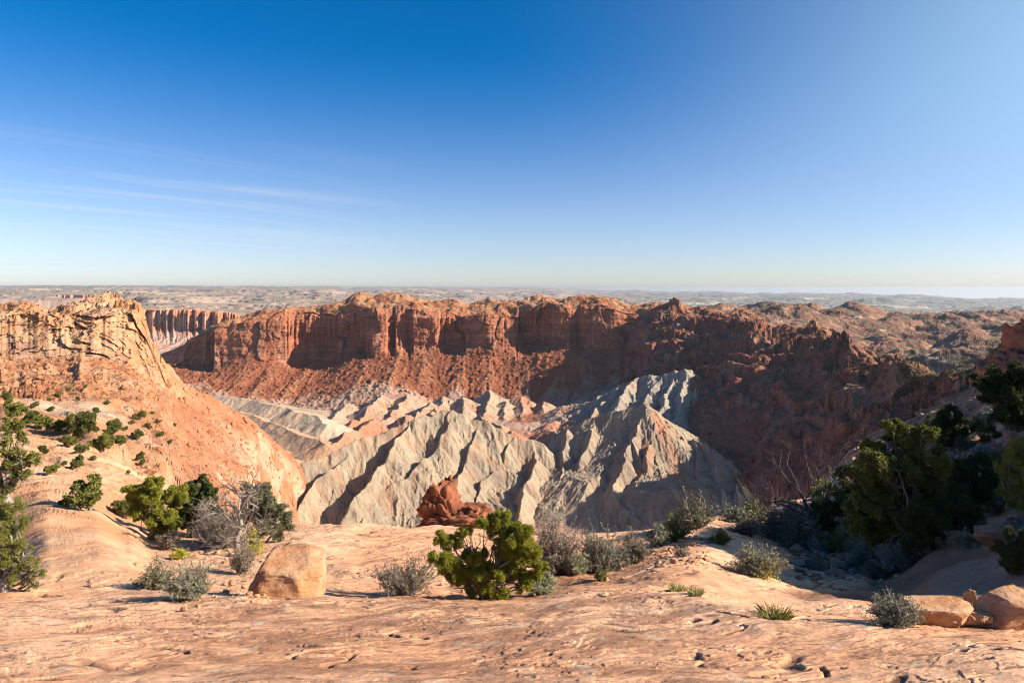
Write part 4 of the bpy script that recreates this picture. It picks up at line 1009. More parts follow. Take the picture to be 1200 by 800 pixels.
    tn = N('ShaderNodeMix', data_type='RGBA'); t.links.new(ur.outputs[0], tn.inputs['Factor']); t.links.new(gl.outputs[2], tn.inputs[6]); tn.inputs[7].default_value = SKYTOP
    hs = N('ShaderNodeMix', data_type='RGBA', blend_type='MULTIPLY'); hs.inputs['Factor'].default_value = 1; t.links.new(sky.outputs[0], hs.inputs[6]); t.links.new(tn.outputs[2], hs.inputs[7])
    mixc = N('ShaderNodeMix', data_type='RGBA'); t.links.new(m2.outputs[0], mixc.inputs['Factor']); t.links.new(hs.outputs[2], mixc.inputs[6]); mixc.inputs[7].default_value = (6.2, 6.3, 6.6, 1)
    t.links.new(mixc.outputs[2], bg.inputs['Color']); t.links.new(bg.outputs[0], out.inputs['Surface'])
    L = bpy.data.lights.new('sun', 'SUN'); L.energy = 4.7; L.angle = math.radians(.53); L.color = (1, .87, .70)
    o = bpy.data.objects.new('sun', L); COL.objects.link(o)
    a, e = math.radians(SUN_AZ), math.radians(SUN_EL)
    to = Vector((math.sin(a)*math.cos(e), math.cos(a)*math.cos(e), math.sin(e)))
    o.rotation_euler = to.to_track_quat('Z', 'Y').to_euler(); o.location = to*200
HAZE = 1.9e-5
def haze():
    me = bpy.data.meshes.new('haze'); a = 75000; lo, hi = -3200, 60
    V = [(-a,-900,lo),(a,-900,lo),(a,a,lo),(-a,a,lo),(-a,-900,hi),(a,-900,hi),(a,a,hi),(-a,a,hi)]
    me.from_pydata(V, [], [(3,2,1,0),(4,5,6,7),(0,1,5,4),(1,2,6,5),(2,3,7,6),(3,0,4,7)])
    t = NT('haze_air'); v = t.n('ShaderNodeVolumePrincipled'); v.inputs['Density'].default_value = HAZE; v.inputs['Color'].default_value = (.58, .65, .76, 1); v.inputs['Anisotropy'].default_value = .3
    t.l(v.outputs[0], t.out.inputs['Volume']); t.m.cycles.homogeneous_volume = True if hasattr(t.m.cycles, 'homogeneous_volume') else None
    me.materials.append(t.m); o = link('haze', me); o['kind'] = 'stuff'
    return o
def camera():
    cam = bpy.data.cameras.new('camera'); cam.sensor_width = 36; cam.lens = 36*FPX/1200; cam.shift_y = -(400-HY)/1200
    cam.clip_start = .2; cam.clip_end = 250000
    o = bpy.data.objects.new('camera', cam); COL.objects.link(o); o.rotation_euler = (math.pi/2, 0, 0); scene.camera = o
def settings():
    scene.view_settings.view_transform = 'Standard'; scene.view_settings.look = 'None'; scene.view_settings.gamma = 1
    scene.view_settings.use_curve_mapping = False; scene.view_settings.exposure = EXPOSURE
    c = scene.cycles; c.use_denoising = DENOISE; c.filter_width = 1.0; c.max_bounces = 6; c.diffuse_bounces = 3; c.transparent_max_bounces = 4; c.volume_bounces = 0
EXPOSURE = 1.25; DENOISE = True
# ================================================================== build
ground = build_ground(); hillside = build_hillside(); cliffs = build_cliffs(); slope = build_wall(); hills = build_hills(); crater = build_badlands()
plain = build_plain(); build_distant_cliffs()
mats(); M_['rock'] = rock_mat('boulder_rock', [(3.5, .12, .7, (1,1,1.8)), (14, .035, .8, None), (60, .008, .6, None)], var=(7, .14), fine=(50, .16))
settle()
NEAR = [ground, hillside]; LEFT = [ground, hillside]
G1 = 'junipers along the rim'; G2 = 'shrubs around the slickrock'; G3 = 'small junipers on the sunlit hillside'; G4 = 'dark trees on the shaded hillside'

# ---- boulders
boulder('large pale orange boulder with a flat undercut foot beside the bare grey tree', (330, 698), 84, 44, 3, 56, cuts=5, depth=(.86,1.0), box=.85, rough=.035, sink=.35, c1=ORANGE*1.1, c2=ORPALE*1.05, planes=[((.12,-.45,1),.66),((-1,-.1,.45),.78),((.05,-1,.16),.78),((.75,-.6,.25),.84),((-.5,-.8,.3),.92),((.5,-.2,.8),.9)])
boulder('flat topped broken sandstone slab lying in the sun beside a pale sagebrush', (1108, 734), 76, 28, 12, 50, cuts=14, box=.9, depth=(.78,1.08), rough=.035, planes=[((.05,-.12,1),.7),((.8,-.6,-.1),.9),((-.1,-1,-.15),.8)])
boulder('small upright pointed stone standing on end by the slab', (1141, 722), 15, 30, 15, 12, name='stone', cat='stone', cuts=8, box=.5, tilt=-8)
boulder('big tilted sandstone block at the right edge with grass against it', (1192, 738), 72, 40, 18, 50, cuts=15, box=.85, depth=(.7,1.0), tilt=-16, rough=.03, planes=[((-.8,-.35,.55),.62),((.0,-.95,-.3),.74),((.1,-.2,1),.8)])
boulder('low rubble block between the slab and the tilted sandstone block', (1146, 735), 34, 16, 21, 26, name='stone', cat='stone', cuts=8, box=.7)
boulder('small sunlit rock sitting in red soil under the grey brush', (671, 672), 20, 15, 24, 16, name='stone', cat='stone', cuts=7)
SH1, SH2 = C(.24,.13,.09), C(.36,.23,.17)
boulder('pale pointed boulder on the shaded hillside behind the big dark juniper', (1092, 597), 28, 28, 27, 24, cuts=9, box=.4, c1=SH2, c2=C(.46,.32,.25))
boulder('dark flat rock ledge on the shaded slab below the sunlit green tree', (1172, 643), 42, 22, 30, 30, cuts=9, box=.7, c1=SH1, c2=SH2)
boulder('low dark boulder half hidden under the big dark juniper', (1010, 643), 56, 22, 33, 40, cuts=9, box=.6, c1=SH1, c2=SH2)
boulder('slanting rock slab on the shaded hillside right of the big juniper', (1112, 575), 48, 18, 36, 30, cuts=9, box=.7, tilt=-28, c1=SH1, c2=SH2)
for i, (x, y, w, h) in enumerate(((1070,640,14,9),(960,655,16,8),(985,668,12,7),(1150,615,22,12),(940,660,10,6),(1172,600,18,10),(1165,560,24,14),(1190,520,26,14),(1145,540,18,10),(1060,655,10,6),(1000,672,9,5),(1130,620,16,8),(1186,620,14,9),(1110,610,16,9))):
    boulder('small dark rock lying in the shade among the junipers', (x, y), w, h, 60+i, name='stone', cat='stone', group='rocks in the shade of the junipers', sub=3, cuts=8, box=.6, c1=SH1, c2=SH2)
for i, (x, y, w, h) in enumerate(((160,664,9,5),(176,668,7,4),(105,688,7,4),(272,686,9,6),(285,690,8,5),(292,697,7,4),(265,694,9,4),(245,690,9,5),(790,660,9,5),(800,650,11,7),(785,648,8,5),(812,640,8,5),(798,636,7,4),(776,654,7,4),(820,655,8,4),(770,664,6,3),(720,655,8,5),(700,662,7,4),(300,700,8,4),(215,716,9,5),(232,712,7,4))):
    boulder('small loose sunlit stone on the sand and slickrock', (x, y), w, h, 90+i, name='stone', cat='stone', group='loose stones in the sun', sub=3, cuts=8, box=.6)
# red knob of rock in front of the pale ridges
p = Vector(W(528, 628, 150.)); V, F = rock_verts((1, 1, 1), 44, 6, 12, (.5, .95), .2, .3)
V2, _ = rock_verts((1, 1, 1), 47, 6, 10, (.5, .95), .2, .3)
VV = np.concatenate([V*np.array([6.8, 7, 8.0])+[-1.5, 0, 2.6], V2*np.array([8, 8, 4.2])+[5.0, -1, 2.4], V*np.array([11, 9, 5])+[1.5, 2, -2.2]])
FF = np.concatenate([F, F+len(V), F+2*len(V)])
o = link('sandstone_outcrop', mesh_from('sandstone_outcrop', VV, FF, [M_['rock']], True, rock_col(VV/8, 5, TALUS*.62, CLIFF*.85, .5))); o.location = p
tag(o, 'red sandstone knob standing in front of the pale ridges just past the rim', 'rock outcrop')
# tower of dark red rock at the right edge
pt = W(1222, 452, 72.); V, F = rock_verts((1, 1, 1), 52, 6, 12, (.6, .95), .07, .55)
V = V*np.array([3.6, 4, 5.6])+[0, 0, 2.2]; V2 = rock_verts((1, 1, 1), 53, 5, 10, (.6, .95), .09, .5)[0]; F2 = ico(5)[1]
V2 = V2*np.array([2.6, 3, 3.2])+[-3.2, .5, .2]
o = link('rock_tower', mesh_from('rock_tower', np.concatenate([V, V2]), np.concatenate([F, F2+len(V)]), [M_['rock']], True, rock_col(np.concatenate([V, V2])/5, 6, C(.22,.08,.05), C(.30,.13,.08), .4))); o.location = pt
tag(o, 'dark red rock tower rising at the right edge above the shaded junipers', 'rock outcrop')

# ---- plants in the sun along the rim
juniper('bright yellow green juniper, leftmost of the three trees beside the bare grey tree', (184, 634), [(163,580,19),(182,573,17),(200,584,15),(170,598,16),(192,600,16),(183,617,14),(196,615,11),(155,575,9),(178,630,9)], 'yellow_green', group=G1, seed=1, dens=1.2, bare=3, bare_to=[(185,590),(170,585)])
juniper('dark green pinyon between the yellow green juniper and the bare grey tree', (236, 630), [(222,577,13),(234,569,11),(217,594,12),(232,588,12),(240,606,10),(222,612,11),(212,604,9),(244,580,10),(228,622,10),(246,598,9),(214,584,9)], 'dark_green', name='pinyon_tree', group=G1, seed=2, tuft=3.2, leaf=2.6)
juniper('thin grey green juniper leaning over the large orange boulder', (296, 636), [(292,574,11),(306,578,14),(320,588,14),(328,603,13),(312,600,14),(300,592,12),(318,616,12),(332,618,10),(304,618,11),(290,604,10),(338,606,8),(326,628,9),(312,588,10)], 'grey_green', group=G1, seed=3, dens=1.0, per=22, bark='grey_wood', bare=6, bare_to=[(330,612),(320,620),(310,615),(325,598)])
bush('dense tangle of bare grey twigs around the foot of the dead tree', (262, 640), 92, 62, 'brown', group=G2, seed=120, n=120, forks=5, cover=.25, r0=.8, stem='grey_wood')
bush('grey green brush filling the gap between the pinyon and the dead tree', (248, 634), 44, 40, 'grey_green', group=G2, seed=121, n=70)
h = hit(279, 646, NEAR)[0]; m = h.y/FPX; o = thing('dead_tree', 'bare grey gnarled dead tree between the green pinyon and the orange boulder', 'tree', h, G1); r = np.random.default_rng(31)
a = Acc(); sp = np.array([(0,0,-.05),(-2*m,0,14*m),(3*m,.05,30*m),(1*m,.02,44*m),(6*m,0,58*m),(14*m,-.05,68*m)]); a.add(*tube(sp, [4*m,3.2*m,2.6*m,2.1*m,1.7*m,1.1*m], 8)); link('trunk', a.mesh('trunk', M_['grey_wood']), o)
a = Acc()
for (sx, d, L, R) in ((2,(-1,-.3,.35),40,1.7),(2,(-1,.2,.1),36,1.5),(3,(-.8,.2,.8),34,1.5),(3,(1,-.2,.3),30,1.5),(4,(-.5,0,1),30,1.3),(4,(1,.3,.5),28,1.3),(5,(.4,0,1),24,1.1),(5,(1,-.1,.5),26,1.1),(1,(-1,-.4,.05),34,1.3),(2,(.9,-.5,-.1),28,1.2),(1,(.6,-.6,0),24,1.0),(5,(-.2,.1,1),20,.9)):
    dead_limbs(a, sp[sx], d, L*m, R*m, 2, r, 5, .8)
link('branches', a.mesh('branches', M_['grey_wood']), o)
juniper('sprawling bright green juniper with knobby foliage in the middle of the slickrock hollow', (566, 702), [(570,617,13),(590,613,14),(606,622,16),(616,638,15),(600,640,15),(585,630,12),(620,656,11),(604,660,12),(518,634,11),(528,642,12),(515,650,11),(536,636,7),(540,626,7),(549,624,5),(527,657,13),(545,662,13),(560,668,14),(578,672,14),(596,676,14),(614,676,12),(628,672,8),(572,690,12),(552,690,11),(590,692,9),(540,676,12),(612,688,9),(632,662,9),(592,652,11),(566,658,12),(582,650,11),(548,652,10),(600,664,11),(534,676,11),(556,652,9),(524,668,10)], 'green', group=G1, seed=4, dens=1.5, tuft=3.6, spread=1.1, trunk=.035)
bush('grey brown twiggy shrub with shadow on the rock, left of the sprawling green juniper', (474, 697), 82, 48, 'brown', group=G2, seed=5, n=95, cover=.8, forks=4)
bush('round pale green bush at the right foot of the sprawling green juniper', (634, 695), 40, 24, 'pale', group=G2, seed=6, n=120, per=6, leaf=2.4, lw=.2, forks=2)
bush('tall grey brown brush standing behind the sprawling green juniper', (652, 672), 66, 72, 'brown', group=G2, seed=7, n=110, cover=.8, forks=4)
bush('wide olive grey brush between the tall grey brush and the dip in the rim', (702, 670), 70, 48, 'sage', group=G2, seed=8, n=110, cover=.85, forks=4)
bush('grey brush at the right end of the brush row above the red soil', (742, 659), 36, 32, 'brown', group=G2, seed=9, n=60, forks=4)
bush('little green weed in the red soil right of the pale bush', (705, 680), 16, 12, 'olive', group=G2, seed=10, n=24)
bush('tuft of dry pale grass like brush below the olive grey brush', (676, 672), 26, 22, 'pale', group=G2, seed=11, n=50, lw=.14, leaf=3)
bush('dense sagebrush with a dark shadow below the yellow green juniper', (219, 702), 62, 42, 'sage', name='sagebrush', group=G2, seed=12, n=100, forks=4)
bush('smaller dull sagebrush just left of the dense one below the yellow green juniper', (182, 690), 40, 36, 'grey_green', name='sagebrush', group=G2, seed=13, n=55)
bush('small yellow flowering bush below the green pinyon', (211, 655), 22, 14, 'gold', group=G2, seed=14, n=30)
bush('dark twiggy brush at the foot of the bare grey tree beside the orange boulder', (284, 672), 26, 44, 'brown', group=G2, seed=15, n=55, cover=.6)
bush('brown twiggy brush under the yellow green juniper', (196, 642), 34, 20, 'brown', group=G2, seed=16, n=45, cover=.5)
bush('green yellow bush tucked between the bare tree and the orange boulder', (296, 652), 22, 26, 'gold', group=G2, seed=17, n=36, cover=.7)
bush('small sunlit bush on the rim edge below the pale ridges', (845, 636), 24, 14, 'olive', group=G2, seed=18, n=36)
bush('grey twiggy bush, leftmost on the rocky rim by the pale ridges', (770, 640), 30, 26, 'sage', group=G2, seed=19, n=50)
bush('yellow green bush on the rim beside the grey twiggy one', (789, 634), 34, 30, 'olive', group=G2, seed=20, n=60, per=7)
bush('tall thin grey green bush on the rim below the striped ridge', (812, 619), 50, 38, 'grey_green', group=G2, seed=21, n=70)
bush('low grey green bush on the rim under the right end of the pale ridges', (862, 612), 46, 22, 'sage', group=G2, seed=22, n=60)
bush('yellow green bush on the rim close to the dark bare branches', (883, 611), 26, 24, 'yellow_green', group=G2, seed=23, n=40)
bush('rounded dry tan bush below the bush with yellow green leaves', (875, 626), 34, 18, 'brown', group=G2, seed=24, n=50)
bush('large rust brown brush beneath the dark bare branches', (918, 632), 66, 52, 'brown', group=G2, seed=25, n=110, forks=4)
bush('grey sagebrush with yellow flowers at the edge of the shadow', (886, 674), 66, 36, 'sage', name='sagebrush', group=G2, seed=26, n=110, flower=(889, 664, 20))
bush('pale sunlit sagebrush in front of the shadow beside the flat slab', (1046, 731), 68, 34, 'sage', name='sagebrush', group=G2, seed=27, n=110, forks=4)
bush('tangle of grey twigs lying on rubble at the rim', (800, 652), 26, 12, 'brown', group=G2, seed=28, n=26, cover=.3)
grass('left one of two small grass tufts on the sunlit slickrock', (794, 692), 22, 10, 1); grass('right one of two small grass tufts on the sunlit slickrock', (815, 697), 20, 11, 2)
grass('wide yellow green grass tuft at the foot of the shadow', (908, 722), 46, 14, 3, 'olive'); grass('grass tuft growing against the tilted sandstone block', (1166, 735), 20, 20, 4)
# weathered branch lying on the slab
h = hit(385, 694, NEAR)[0]; m = h.y/FPX; r = np.random.default_rng(8); a = Acc()
a.add(*tube(np.array([(-16*m,0,2*m),(-6*m,0,4*m),(4*m,0,2.2*m),(14*m,-.02,1.6*m),(28*m,-.05,1.8*m)]), [1.1*m,1.5*m,1.4*m,1.2*m,.8*m], 7)); a.add(*tube(np.array([(-6*m,0,4*m),(-12*m,.05,9*m),(-20*m,.05,11*m)]), [1*m,.7*m,.3*m], 5))
o = link('fallen_branch', a.mesh('fallen_branch', M_['grey_wood'])); o.location = h; tag(o, 'bleached fallen branch lying right of the orange boulder', 'branch')
# ---- trees at the left edge
juniper('low juniper with bare white branches at the left edge above the slab', (4, 692), [(4,598,18),(16,612,14),(-8,625,24),(12,634,15),(26,648,11),(14,660,14),(36,662,11),(46,670,9),(24,676,11),(-6,672,20),(40,682,7)], 'olive', group=G1, seed=40, dens=.8, per=15, bark='grey_wood', bare=7, bare_to=[(50,668),(30,650),(52,684),(20,640)])
juniper('sparse pale juniper with grey branches at the left edge, above the low one', (2, 592), [(8,502,13),(24,512,9),(4,522,15),(22,535,12),(36,540,9),(10,548,14),(28,556,9),(4,568,12)], 'olive', group=G1, seed=41, dens=.7, per=14, bark='grey_wood', bare=7, bare_to=[(30,515),(18,540),(36,552)], leaf=2.4)

# ---- shaded junipers at right
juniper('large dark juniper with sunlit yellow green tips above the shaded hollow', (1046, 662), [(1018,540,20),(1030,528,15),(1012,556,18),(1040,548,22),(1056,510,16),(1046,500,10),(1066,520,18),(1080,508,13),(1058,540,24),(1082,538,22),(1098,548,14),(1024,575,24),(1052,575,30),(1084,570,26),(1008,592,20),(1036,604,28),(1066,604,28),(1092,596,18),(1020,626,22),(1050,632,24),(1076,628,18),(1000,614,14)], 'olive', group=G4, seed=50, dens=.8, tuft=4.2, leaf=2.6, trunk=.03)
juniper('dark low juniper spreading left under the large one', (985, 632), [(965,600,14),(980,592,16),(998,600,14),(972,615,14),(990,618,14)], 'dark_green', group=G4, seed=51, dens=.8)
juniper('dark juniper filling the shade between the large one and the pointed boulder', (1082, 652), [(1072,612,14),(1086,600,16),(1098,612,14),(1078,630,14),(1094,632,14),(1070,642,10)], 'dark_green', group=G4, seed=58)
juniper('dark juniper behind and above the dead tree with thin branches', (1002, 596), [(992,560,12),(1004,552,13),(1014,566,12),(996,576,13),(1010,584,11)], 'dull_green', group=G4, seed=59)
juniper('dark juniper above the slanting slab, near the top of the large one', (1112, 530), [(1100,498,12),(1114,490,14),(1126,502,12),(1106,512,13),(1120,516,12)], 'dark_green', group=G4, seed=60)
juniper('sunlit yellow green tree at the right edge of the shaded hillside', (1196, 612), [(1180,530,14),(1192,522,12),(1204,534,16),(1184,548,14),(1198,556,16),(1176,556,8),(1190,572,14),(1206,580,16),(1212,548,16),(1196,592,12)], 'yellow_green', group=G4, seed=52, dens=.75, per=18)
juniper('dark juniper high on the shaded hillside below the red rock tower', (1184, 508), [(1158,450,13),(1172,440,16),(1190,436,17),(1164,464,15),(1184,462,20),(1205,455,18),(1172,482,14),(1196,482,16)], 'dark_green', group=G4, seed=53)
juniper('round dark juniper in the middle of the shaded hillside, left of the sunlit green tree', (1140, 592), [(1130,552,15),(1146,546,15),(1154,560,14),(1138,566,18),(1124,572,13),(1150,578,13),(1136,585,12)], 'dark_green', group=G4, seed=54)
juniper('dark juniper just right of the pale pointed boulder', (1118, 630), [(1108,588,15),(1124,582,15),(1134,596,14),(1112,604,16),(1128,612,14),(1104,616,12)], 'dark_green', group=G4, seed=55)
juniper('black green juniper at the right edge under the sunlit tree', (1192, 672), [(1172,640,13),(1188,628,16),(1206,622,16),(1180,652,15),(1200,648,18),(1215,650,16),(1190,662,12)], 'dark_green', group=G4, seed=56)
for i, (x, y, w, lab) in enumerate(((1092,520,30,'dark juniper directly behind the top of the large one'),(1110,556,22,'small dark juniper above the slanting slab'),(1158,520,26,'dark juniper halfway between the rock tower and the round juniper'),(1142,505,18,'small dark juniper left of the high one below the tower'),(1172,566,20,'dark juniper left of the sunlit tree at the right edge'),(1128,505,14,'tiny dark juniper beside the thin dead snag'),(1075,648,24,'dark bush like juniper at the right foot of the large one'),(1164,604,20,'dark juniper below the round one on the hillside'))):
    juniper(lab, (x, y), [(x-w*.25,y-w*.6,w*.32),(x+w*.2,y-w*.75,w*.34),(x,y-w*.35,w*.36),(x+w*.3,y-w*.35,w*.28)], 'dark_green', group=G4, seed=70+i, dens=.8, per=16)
bush('pale blue grey sagebrush in the shaded hollow under the large juniper', (1016, 664), 56, 34, 'blue_sage', name='sagebrush', group=G2, seed=30, n=100)
bush('dim green weed in the shaded hollow, left of the pale sagebrush', (984, 646), 30, 26, 'olive', group=G2, seed=31, n=50)
bush('dark green shrub beside the dim green weed in the hollow', (1004, 652), 26, 24, 'olive', group=G2, seed=32, n=50)
bush('blue grey sagebrush to the right of the pale one in the hollow', (1052, 668), 56, 36, 'blue_sage', name='sagebrush', group=G2, seed=33, n=90)
bush('dark brush at the foot of the dead bare tree in shade', (938, 642), 58, 34, 'grey_green', group=G2, seed=34, n=90)
bush('shaded grey bush on the slab left of the dark flat ledge', (1136, 640), 48, 16, 'sage', group=G2, seed=35, n=60)
bush('olive bush at the lower edge of the shaded hollow', (1030, 676), 46, 18, 'grey_green', group=G2, seed=36, n=60)
for i, (x, y, w, hh) in enumerate(((1078,600,22,18),(1168,545,26,20),(1150,535,20,14),(1128,528,22,16),(1105,530,20,14),(1192,548,24,18),(1176,590,26,20),(1100,500,16,10),(1160,495,22,14),(1140,520,16,10),(1196,500,26,16),(960,648,30,18),(1066,662,34,20))):
    bush('small dark shrub growing in the shade on the right hand hillside', (x, y), w, hh, ('grey_green','dull_green','blue_sage')[i % 3], group='shrubs in the shade of the hillside', seed=600+i, n=40)
# bare dark tree over the rust brown brush
h = hit(962, 634, NEAR)[0]; m = h.y/FPX; r = np.random.default_rng(77); o = thing('dead_tree', 'dead tree with many thin dark bare branches over the rust brown brush', 'tree', h, G1)
a = Acc(); sp = np.array([(0,0,-.1),(-4*m,0,16*m),(-12*m,.1,32*m),(-18*m,.1,46*m)]); a.add(*tube(sp, [4.2*m,3.4*m,2.6*m,1.8*m], 7)); a.add(*tube(np.array([(0,0,0),(6*m,.1,20*m),(8*m,.2,42*m),(14*m,.2,60*m)]), [3*m,2.4*m,1.8*m,1.0*m], 6)); link('trunk', a.mesh('trunk', M_['dark_wood']), o)
a = Acc()
for s, d, L, R in ((sp[1],(-1,.1,.55),60,1.5),(sp[2],(-1,0,.35),54,1.3),(sp[2],(-.8,.2,.9),46,1.3),(sp[3],(-1,-.1,.6),44,1.2),(sp[3],(-.2,.1,1),44,1.2),(sp[3],(.5,0,1),42,1.1),(sp[1],(-1,-.3,.15),58,1.3),(np.array((8*m,.2,42*m)),(.6,0,1),40,1.1),(np.array((8*m,.2,42*m)),(-.4,0,1),44,1.1),(np.array((14*m,.2,60*m)),(.2,.1,1),30,.9),(sp[2],(.8,.2,.7),40,1.1)):
    dead_limbs(a, s, d, L*m, R*m*.8, 2, r, 4, .6)
link('branches', a.mesh('branches', M_['dark_wood']), o)
juniper('small half dead juniper with yellow green leaves behind the dead bare branches', (972, 622), [(955,578,10),(970,572,12),(984,580,11),(962,590,10),(978,595,10)], 'yellow_green', group=G4, seed=57, dens=.7, per=14)
h = hit(1115, 508, NEAR)[0]; m = h.y/FPX; o = thing('dead_tree', 'thin dark dead snag standing up from the shaded hillside', 'tree', h); a = Acc(); a.add(*tube(np.array([(0,0,-.2),(1*m,0,14*m),(-1*m,0,28*m),(1*m,0,38*m)]), [1.6*m,1.3*m,1.0*m,.4*m], 6)); link('trunk', a.mesh('trunk', M_['dark_wood']), o)
a = Acc(); [dead_limbs(a, (0,0,k*m), (s,.2,.8), 16*m, .6*m, 1, r, 4) for k, s in ((14,1),(20,-1),(26,1),(30,-1))]; link('branches', a.mesh('branches', M_['dark_wood']), o)

# ---- small junipers dotting the sunlit hillside: four kinds, copied
protos = []
for k in range(4):
    r = np.random.default_rng(200+k); t = thing('juniper_tree', None, None, (0, 0, 0)); a = Acc()
    bl = [(r.uniform(-.34, .34), r.uniform(-.3, .3), r.uniform(.28, .8), r.uniform(.17, .27)) for i in range(8+k)]
    limbs(a, bl, .04, r, forks=2, sides=4); link('trunk', a.mesh('trunk', M_['bark']), t)
    c, rad = tufts(bl, .06, .55, r); V, F = leaves(c, rad, 14, .06, .024, r); link('crown', mesh_from('crown', V, F, [M_[('dull_green','olive','dull_green','olive')[k]]], False), t)
    protos.append(t)
spots = [(10,470,14,'juniper at the left edge just under the foot of the pale headland'),(15,492,26,'broad juniper near the left edge, above the sparse pale juniper'),(34,498,17,'juniper right of the broad one near the left edge'),(48,503,19,'dark juniper in the row left of the tall pair'),(67,508,19,'low wide juniper in the row left of the tall pair'),
 (84,507,24,'left tree of the tall dark pair on the sunlit hillside'),(95,516,34,'right and taller tree of the dark pair on the sunlit hillside'),(81,524,16,'juniper below the tall dark pair'),(97,532,14,'low juniper under the tall dark pair'),(120,530,24,'juniper right of the tall dark pair with grey brush beside it'),(131,511,19,'round juniper above the one with grey brush'),(140,522,15,'dull juniper at the right end of the tree row'),(162,516,15,'lone juniper near the ledge right of the tree row'),
 (164,492,12,'dark juniper highest up the bare orange slope'),(112,486,9,None),(68,466,7,None),(136,496,7,None),(154,498,7,None),(174,504,9,None),(188,512,8,None),(163,540,12,None),(167,545,8,None),(52,533,12,'small juniper left of the slope above the big bush'),(60,556,14,'pale small juniper above the big bush on the near slope'),(88,552,20,'medium juniper above the big bush on the near slope'),
 (103,598,42,'big spreading juniper on the near slope left of the yellow green one'),(147,608,24,'low juniper just left of the yellow green one'),(72,592,8,None),(146,505,6,None),(126,474,6,None),(92,470,6,None),(60,482,7,None),(40,478,8,None),(22,480,9,None),(110,540,7,None),(75,545,6,None),(150,556,6,None),(185,496,6,None),(200,520,6,None),(178,486,5,None),(205,500,5,None),(58,470,5,None),(100,455,5,None),(80,458,5,None)]
used = [0, 0, 0, 0]
for i, (x, y, hgt, lab) in enumerate(spots):
    k = i % 4; hp = hit(x, y, LEFT); p = hp[0]; m = p.y/FPX
    o = protos[k] if not used[k] else copy_tree(protos[k]); used[k] = 1
    o.location = p; s = hgt*m*.95; o.scale = (s*(1.25 if i % 3 else .95), s*1.1, s); o.rotation_euler.z = i*1.7
    tag(o, lab or 'small shrubby juniper dotting the bare orange hillside at left', 'tree', G3)

# ---- scrub far off, and fallen blocks on the talus: beyond counting
def scatter(polys, n, objs, seed, accept=None):
    r = np.random.default_rng(seed); out = []; tries = 0
    while len(out) < n and tries < n*6:
        tries += 1; x0, y0, x1, y1 = polys[r.integers(len(polys))]; x = r.uniform(x0, x1); y = r.uniform(y0, y1)
        h = hit(x, y, objs)
        if h and (accept is None or accept(x, y, h)): out.append((h[0], h[1]))
    return out
far = [cliffs, slope, hills, crater, hillside, ground]
def on(*names):
    return lambda x, y, h: h[2] in names and (fbm2(np.array([h[0].x]), np.array([h[0].y]), 120, 3, seed=300)[0] > -.08)
pts = scatter([(730,365,1190,560),(800,355,1190,440),(880,390,1150,560),(960,440,1150,600)], 2300, far, 1, on(slope, hills)) + scatter([(880,355,1190,445)], 1500, far, 11, on(hills, slope))
pts += scatter([(250,345,800,375)], 500, far, 2, on(cliffs)) + scatter([(0,348,165,400)], 130, far, 3, lambda x, y, h: h[2] is hillside)
r = np.random.default_rng(9); cs = np.array([p[0][:] for p in pts]); dd = np.linalg.norm(cs, axis=1); sz = np.exp(r.normal(0, .45, len(cs)))*1.5*np.clip(dd/1100, .45, 1.15)
V, F = leaves(cs+np.array([0, 0, .25])*sz[:, None], sz, 12, 1.0, .5, r, .6)
L = np.repeat(sz, 12*4)[:, None]; base = np.repeat(np.repeat(cs, 12, 0), 4, 0); V = base+(V-base)*1.0
o = link('scrub', mesh_from('scrub', V, F, [M_['dark_green']], False)); o['kind'] = 'stuff'; o['label'] = 'dark scrub scattered over the far slopes and rims'
pts = scatter([(120,425,340,590),(0,425,180,470)], 240, far, 14, lambda x, y, h: h[2] is hillside and h[0].y > 180)
cs = np.array([q[0][:] for q in pts]); sz = np.exp(r.normal(0, .4, len(cs)))*.75*np.clip(cs[:, 1]/450, .5, 1.3)
V, F = leaves(cs+np.array([0, 0, .3])*sz[:, None], sz, 40, .32, .12, r, .6)
o = link('scrub', mesh_from('scrub', V, F, [M_['dull_green']], False)); o['kind'] = 'stuff'; o['label'] = 'small scrub dotted over the sunlit hillside'
pts = scatter([(210,400,760,480),(440,395,760,470)], 2600, far, 4, lambda x, y, h: h[2] is cliffs and h[0].z < -165) + scatter([(720,430,900,560)], 260, far, 5, on(slope))
r = np.random.default_rng(10); iv, jf = ico(1); n = len(pts); cs = np.array([p[0][:] for p in pts]); sz = np.clip(r.exponential(.9, n)+.8, .8, 7)
Q = iv[None]*(1+.45*r.normal(size=(n, len(iv), 1)).clip(-1, 1))*sz[:, None, None]*r.uniform(.6, 1.2, (n, 1, 3)); V = (Q+cs[:, None, :]).reshape(-1, 3); F = (jf[None]+(np.arange(n)*len(iv))[:, None, None]).reshape(-1, 3)
col = np.repeat(lerp(TALUS*.9, TALUS*1.35, r.uniform(0, 1, n)), len(iv), 0)
o = link('rubble', mesh_from('rubble', V, F, [bpy.data.materials['red_cliff_rock']], False, col)); o['kind'] = 'stuff'; o['label'] = 'fallen red blocks scattered over the talus'
pts = scatter([(1040,480,1200,610),(1060,540,1200,600),(930,600,1040,680)], 800, [ground], 12)
n = len(pts); cs = np.array([p[0][:] for p in pts]); sz = np.clip(r.exponential(.05, n)+.03, .03, .3)*cs[:, 1]/17
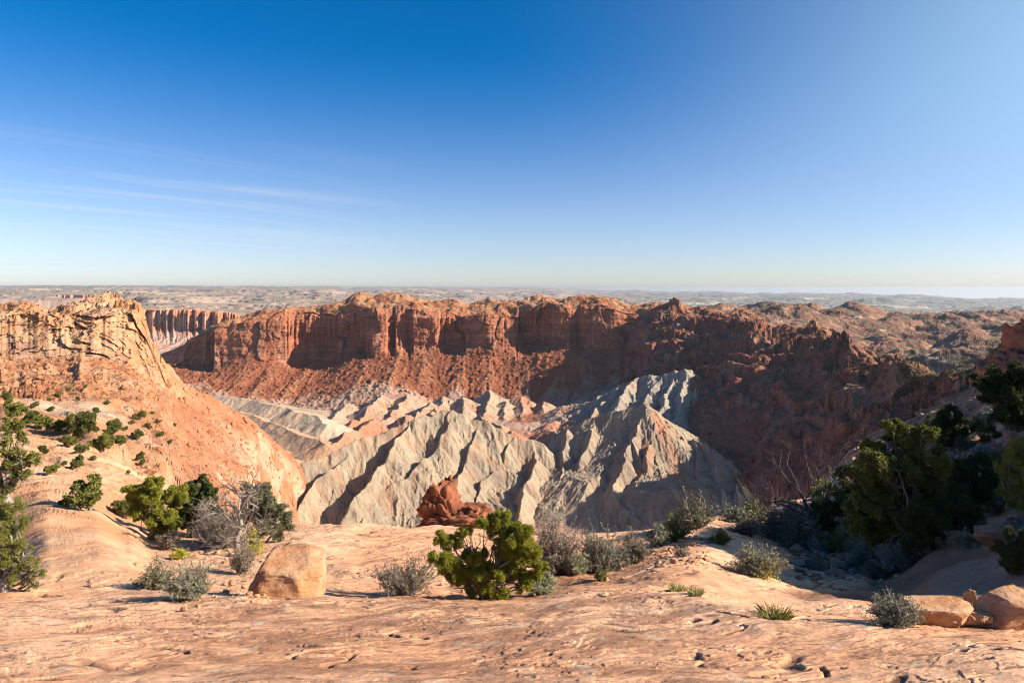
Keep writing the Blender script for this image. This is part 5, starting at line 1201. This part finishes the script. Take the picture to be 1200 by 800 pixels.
Q = iv[None]*(1+.4*r.normal(size=(n, len(iv), 1)).clip(-1, 1))*sz[:, None, None]*r.uniform(.55, 1.3, (n, 1, 3)); V = (Q+cs[:, None, :]).reshape(-1, 3); F = (jf[None]+(np.arange(n)*len(iv))[:, None, None]).reshape(-1, 3)
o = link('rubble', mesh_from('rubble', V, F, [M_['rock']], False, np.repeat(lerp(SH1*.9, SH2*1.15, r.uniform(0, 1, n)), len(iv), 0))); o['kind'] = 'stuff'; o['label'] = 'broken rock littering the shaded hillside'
pts = scatter([(170,430,330,590),(0,420,180,470),(230,480,370,600)], 1100, [hillside, ground], 13, lambda x, y, h: h[2] is hillside)
n = len(pts); cs = np.array([p[0][:] for p in pts]); sz = np.clip(r.exponential(.55, n)+.45, .4, 4)*np.clip(cs[:, 1]/500, .3, 1.3)
Q = iv[None]*(1+.4*r.normal(size=(n, len(iv), 1)).clip(-1, 1))*sz[:, None, None]*r.uniform(.55, 1.3, (n, 1, 3)); V = (Q+cs[:, None, :]).reshape(-1, 3); F = (jf[None]+(np.arange(n)*len(iv))[:, None, None]).reshape(-1, 3)
o = link('rubble', mesh_from('rubble', V, F, [bpy.data.materials['orange_sandstone']], False, np.repeat(lerp(TALUS, ORANGE*1.1, r.uniform(0, 1, n)), len(iv), 0))); o['kind'] = 'stuff'; o['label'] = 'fallen orange blocks scattered over the sunlit hillside'
# gravel in the hollows
pts = scatter([(200,640,320,705),(420,660,780,705),(760,620,830,665),(920,640,1060,690)], 900, [ground], 6)
n = len(pts); cs = np.array([p[0][:] for p in pts]); sz = np.clip(r.exponential(.012, n)+.01, .01, .07)*cs[:, 1]/12
Q = iv[None]*(1+.35*r.normal(size=(n, len(iv), 1)).clip(-1, 1))*sz[:, None, None]*r.uniform(.6, 1.2, (n, 1, 3)); V = (Q+cs[:, None, :]).reshape(-1, 3); F = (jf[None]+(np.arange(n)*len(iv))[:, None, None]).reshape(-1, 3)
o = link('gravel', mesh_from('gravel', V, F, [M_['rock']], False, np.repeat(lerp(SAND*.9, SLICKP, r.uniform(0, 1, n)), len(iv), 0))); o['kind'] = 'stuff'; o['label'] = 'loose gravel lying in the sandy hollows'
sky_and_sun(); haze(); camera(); settings()
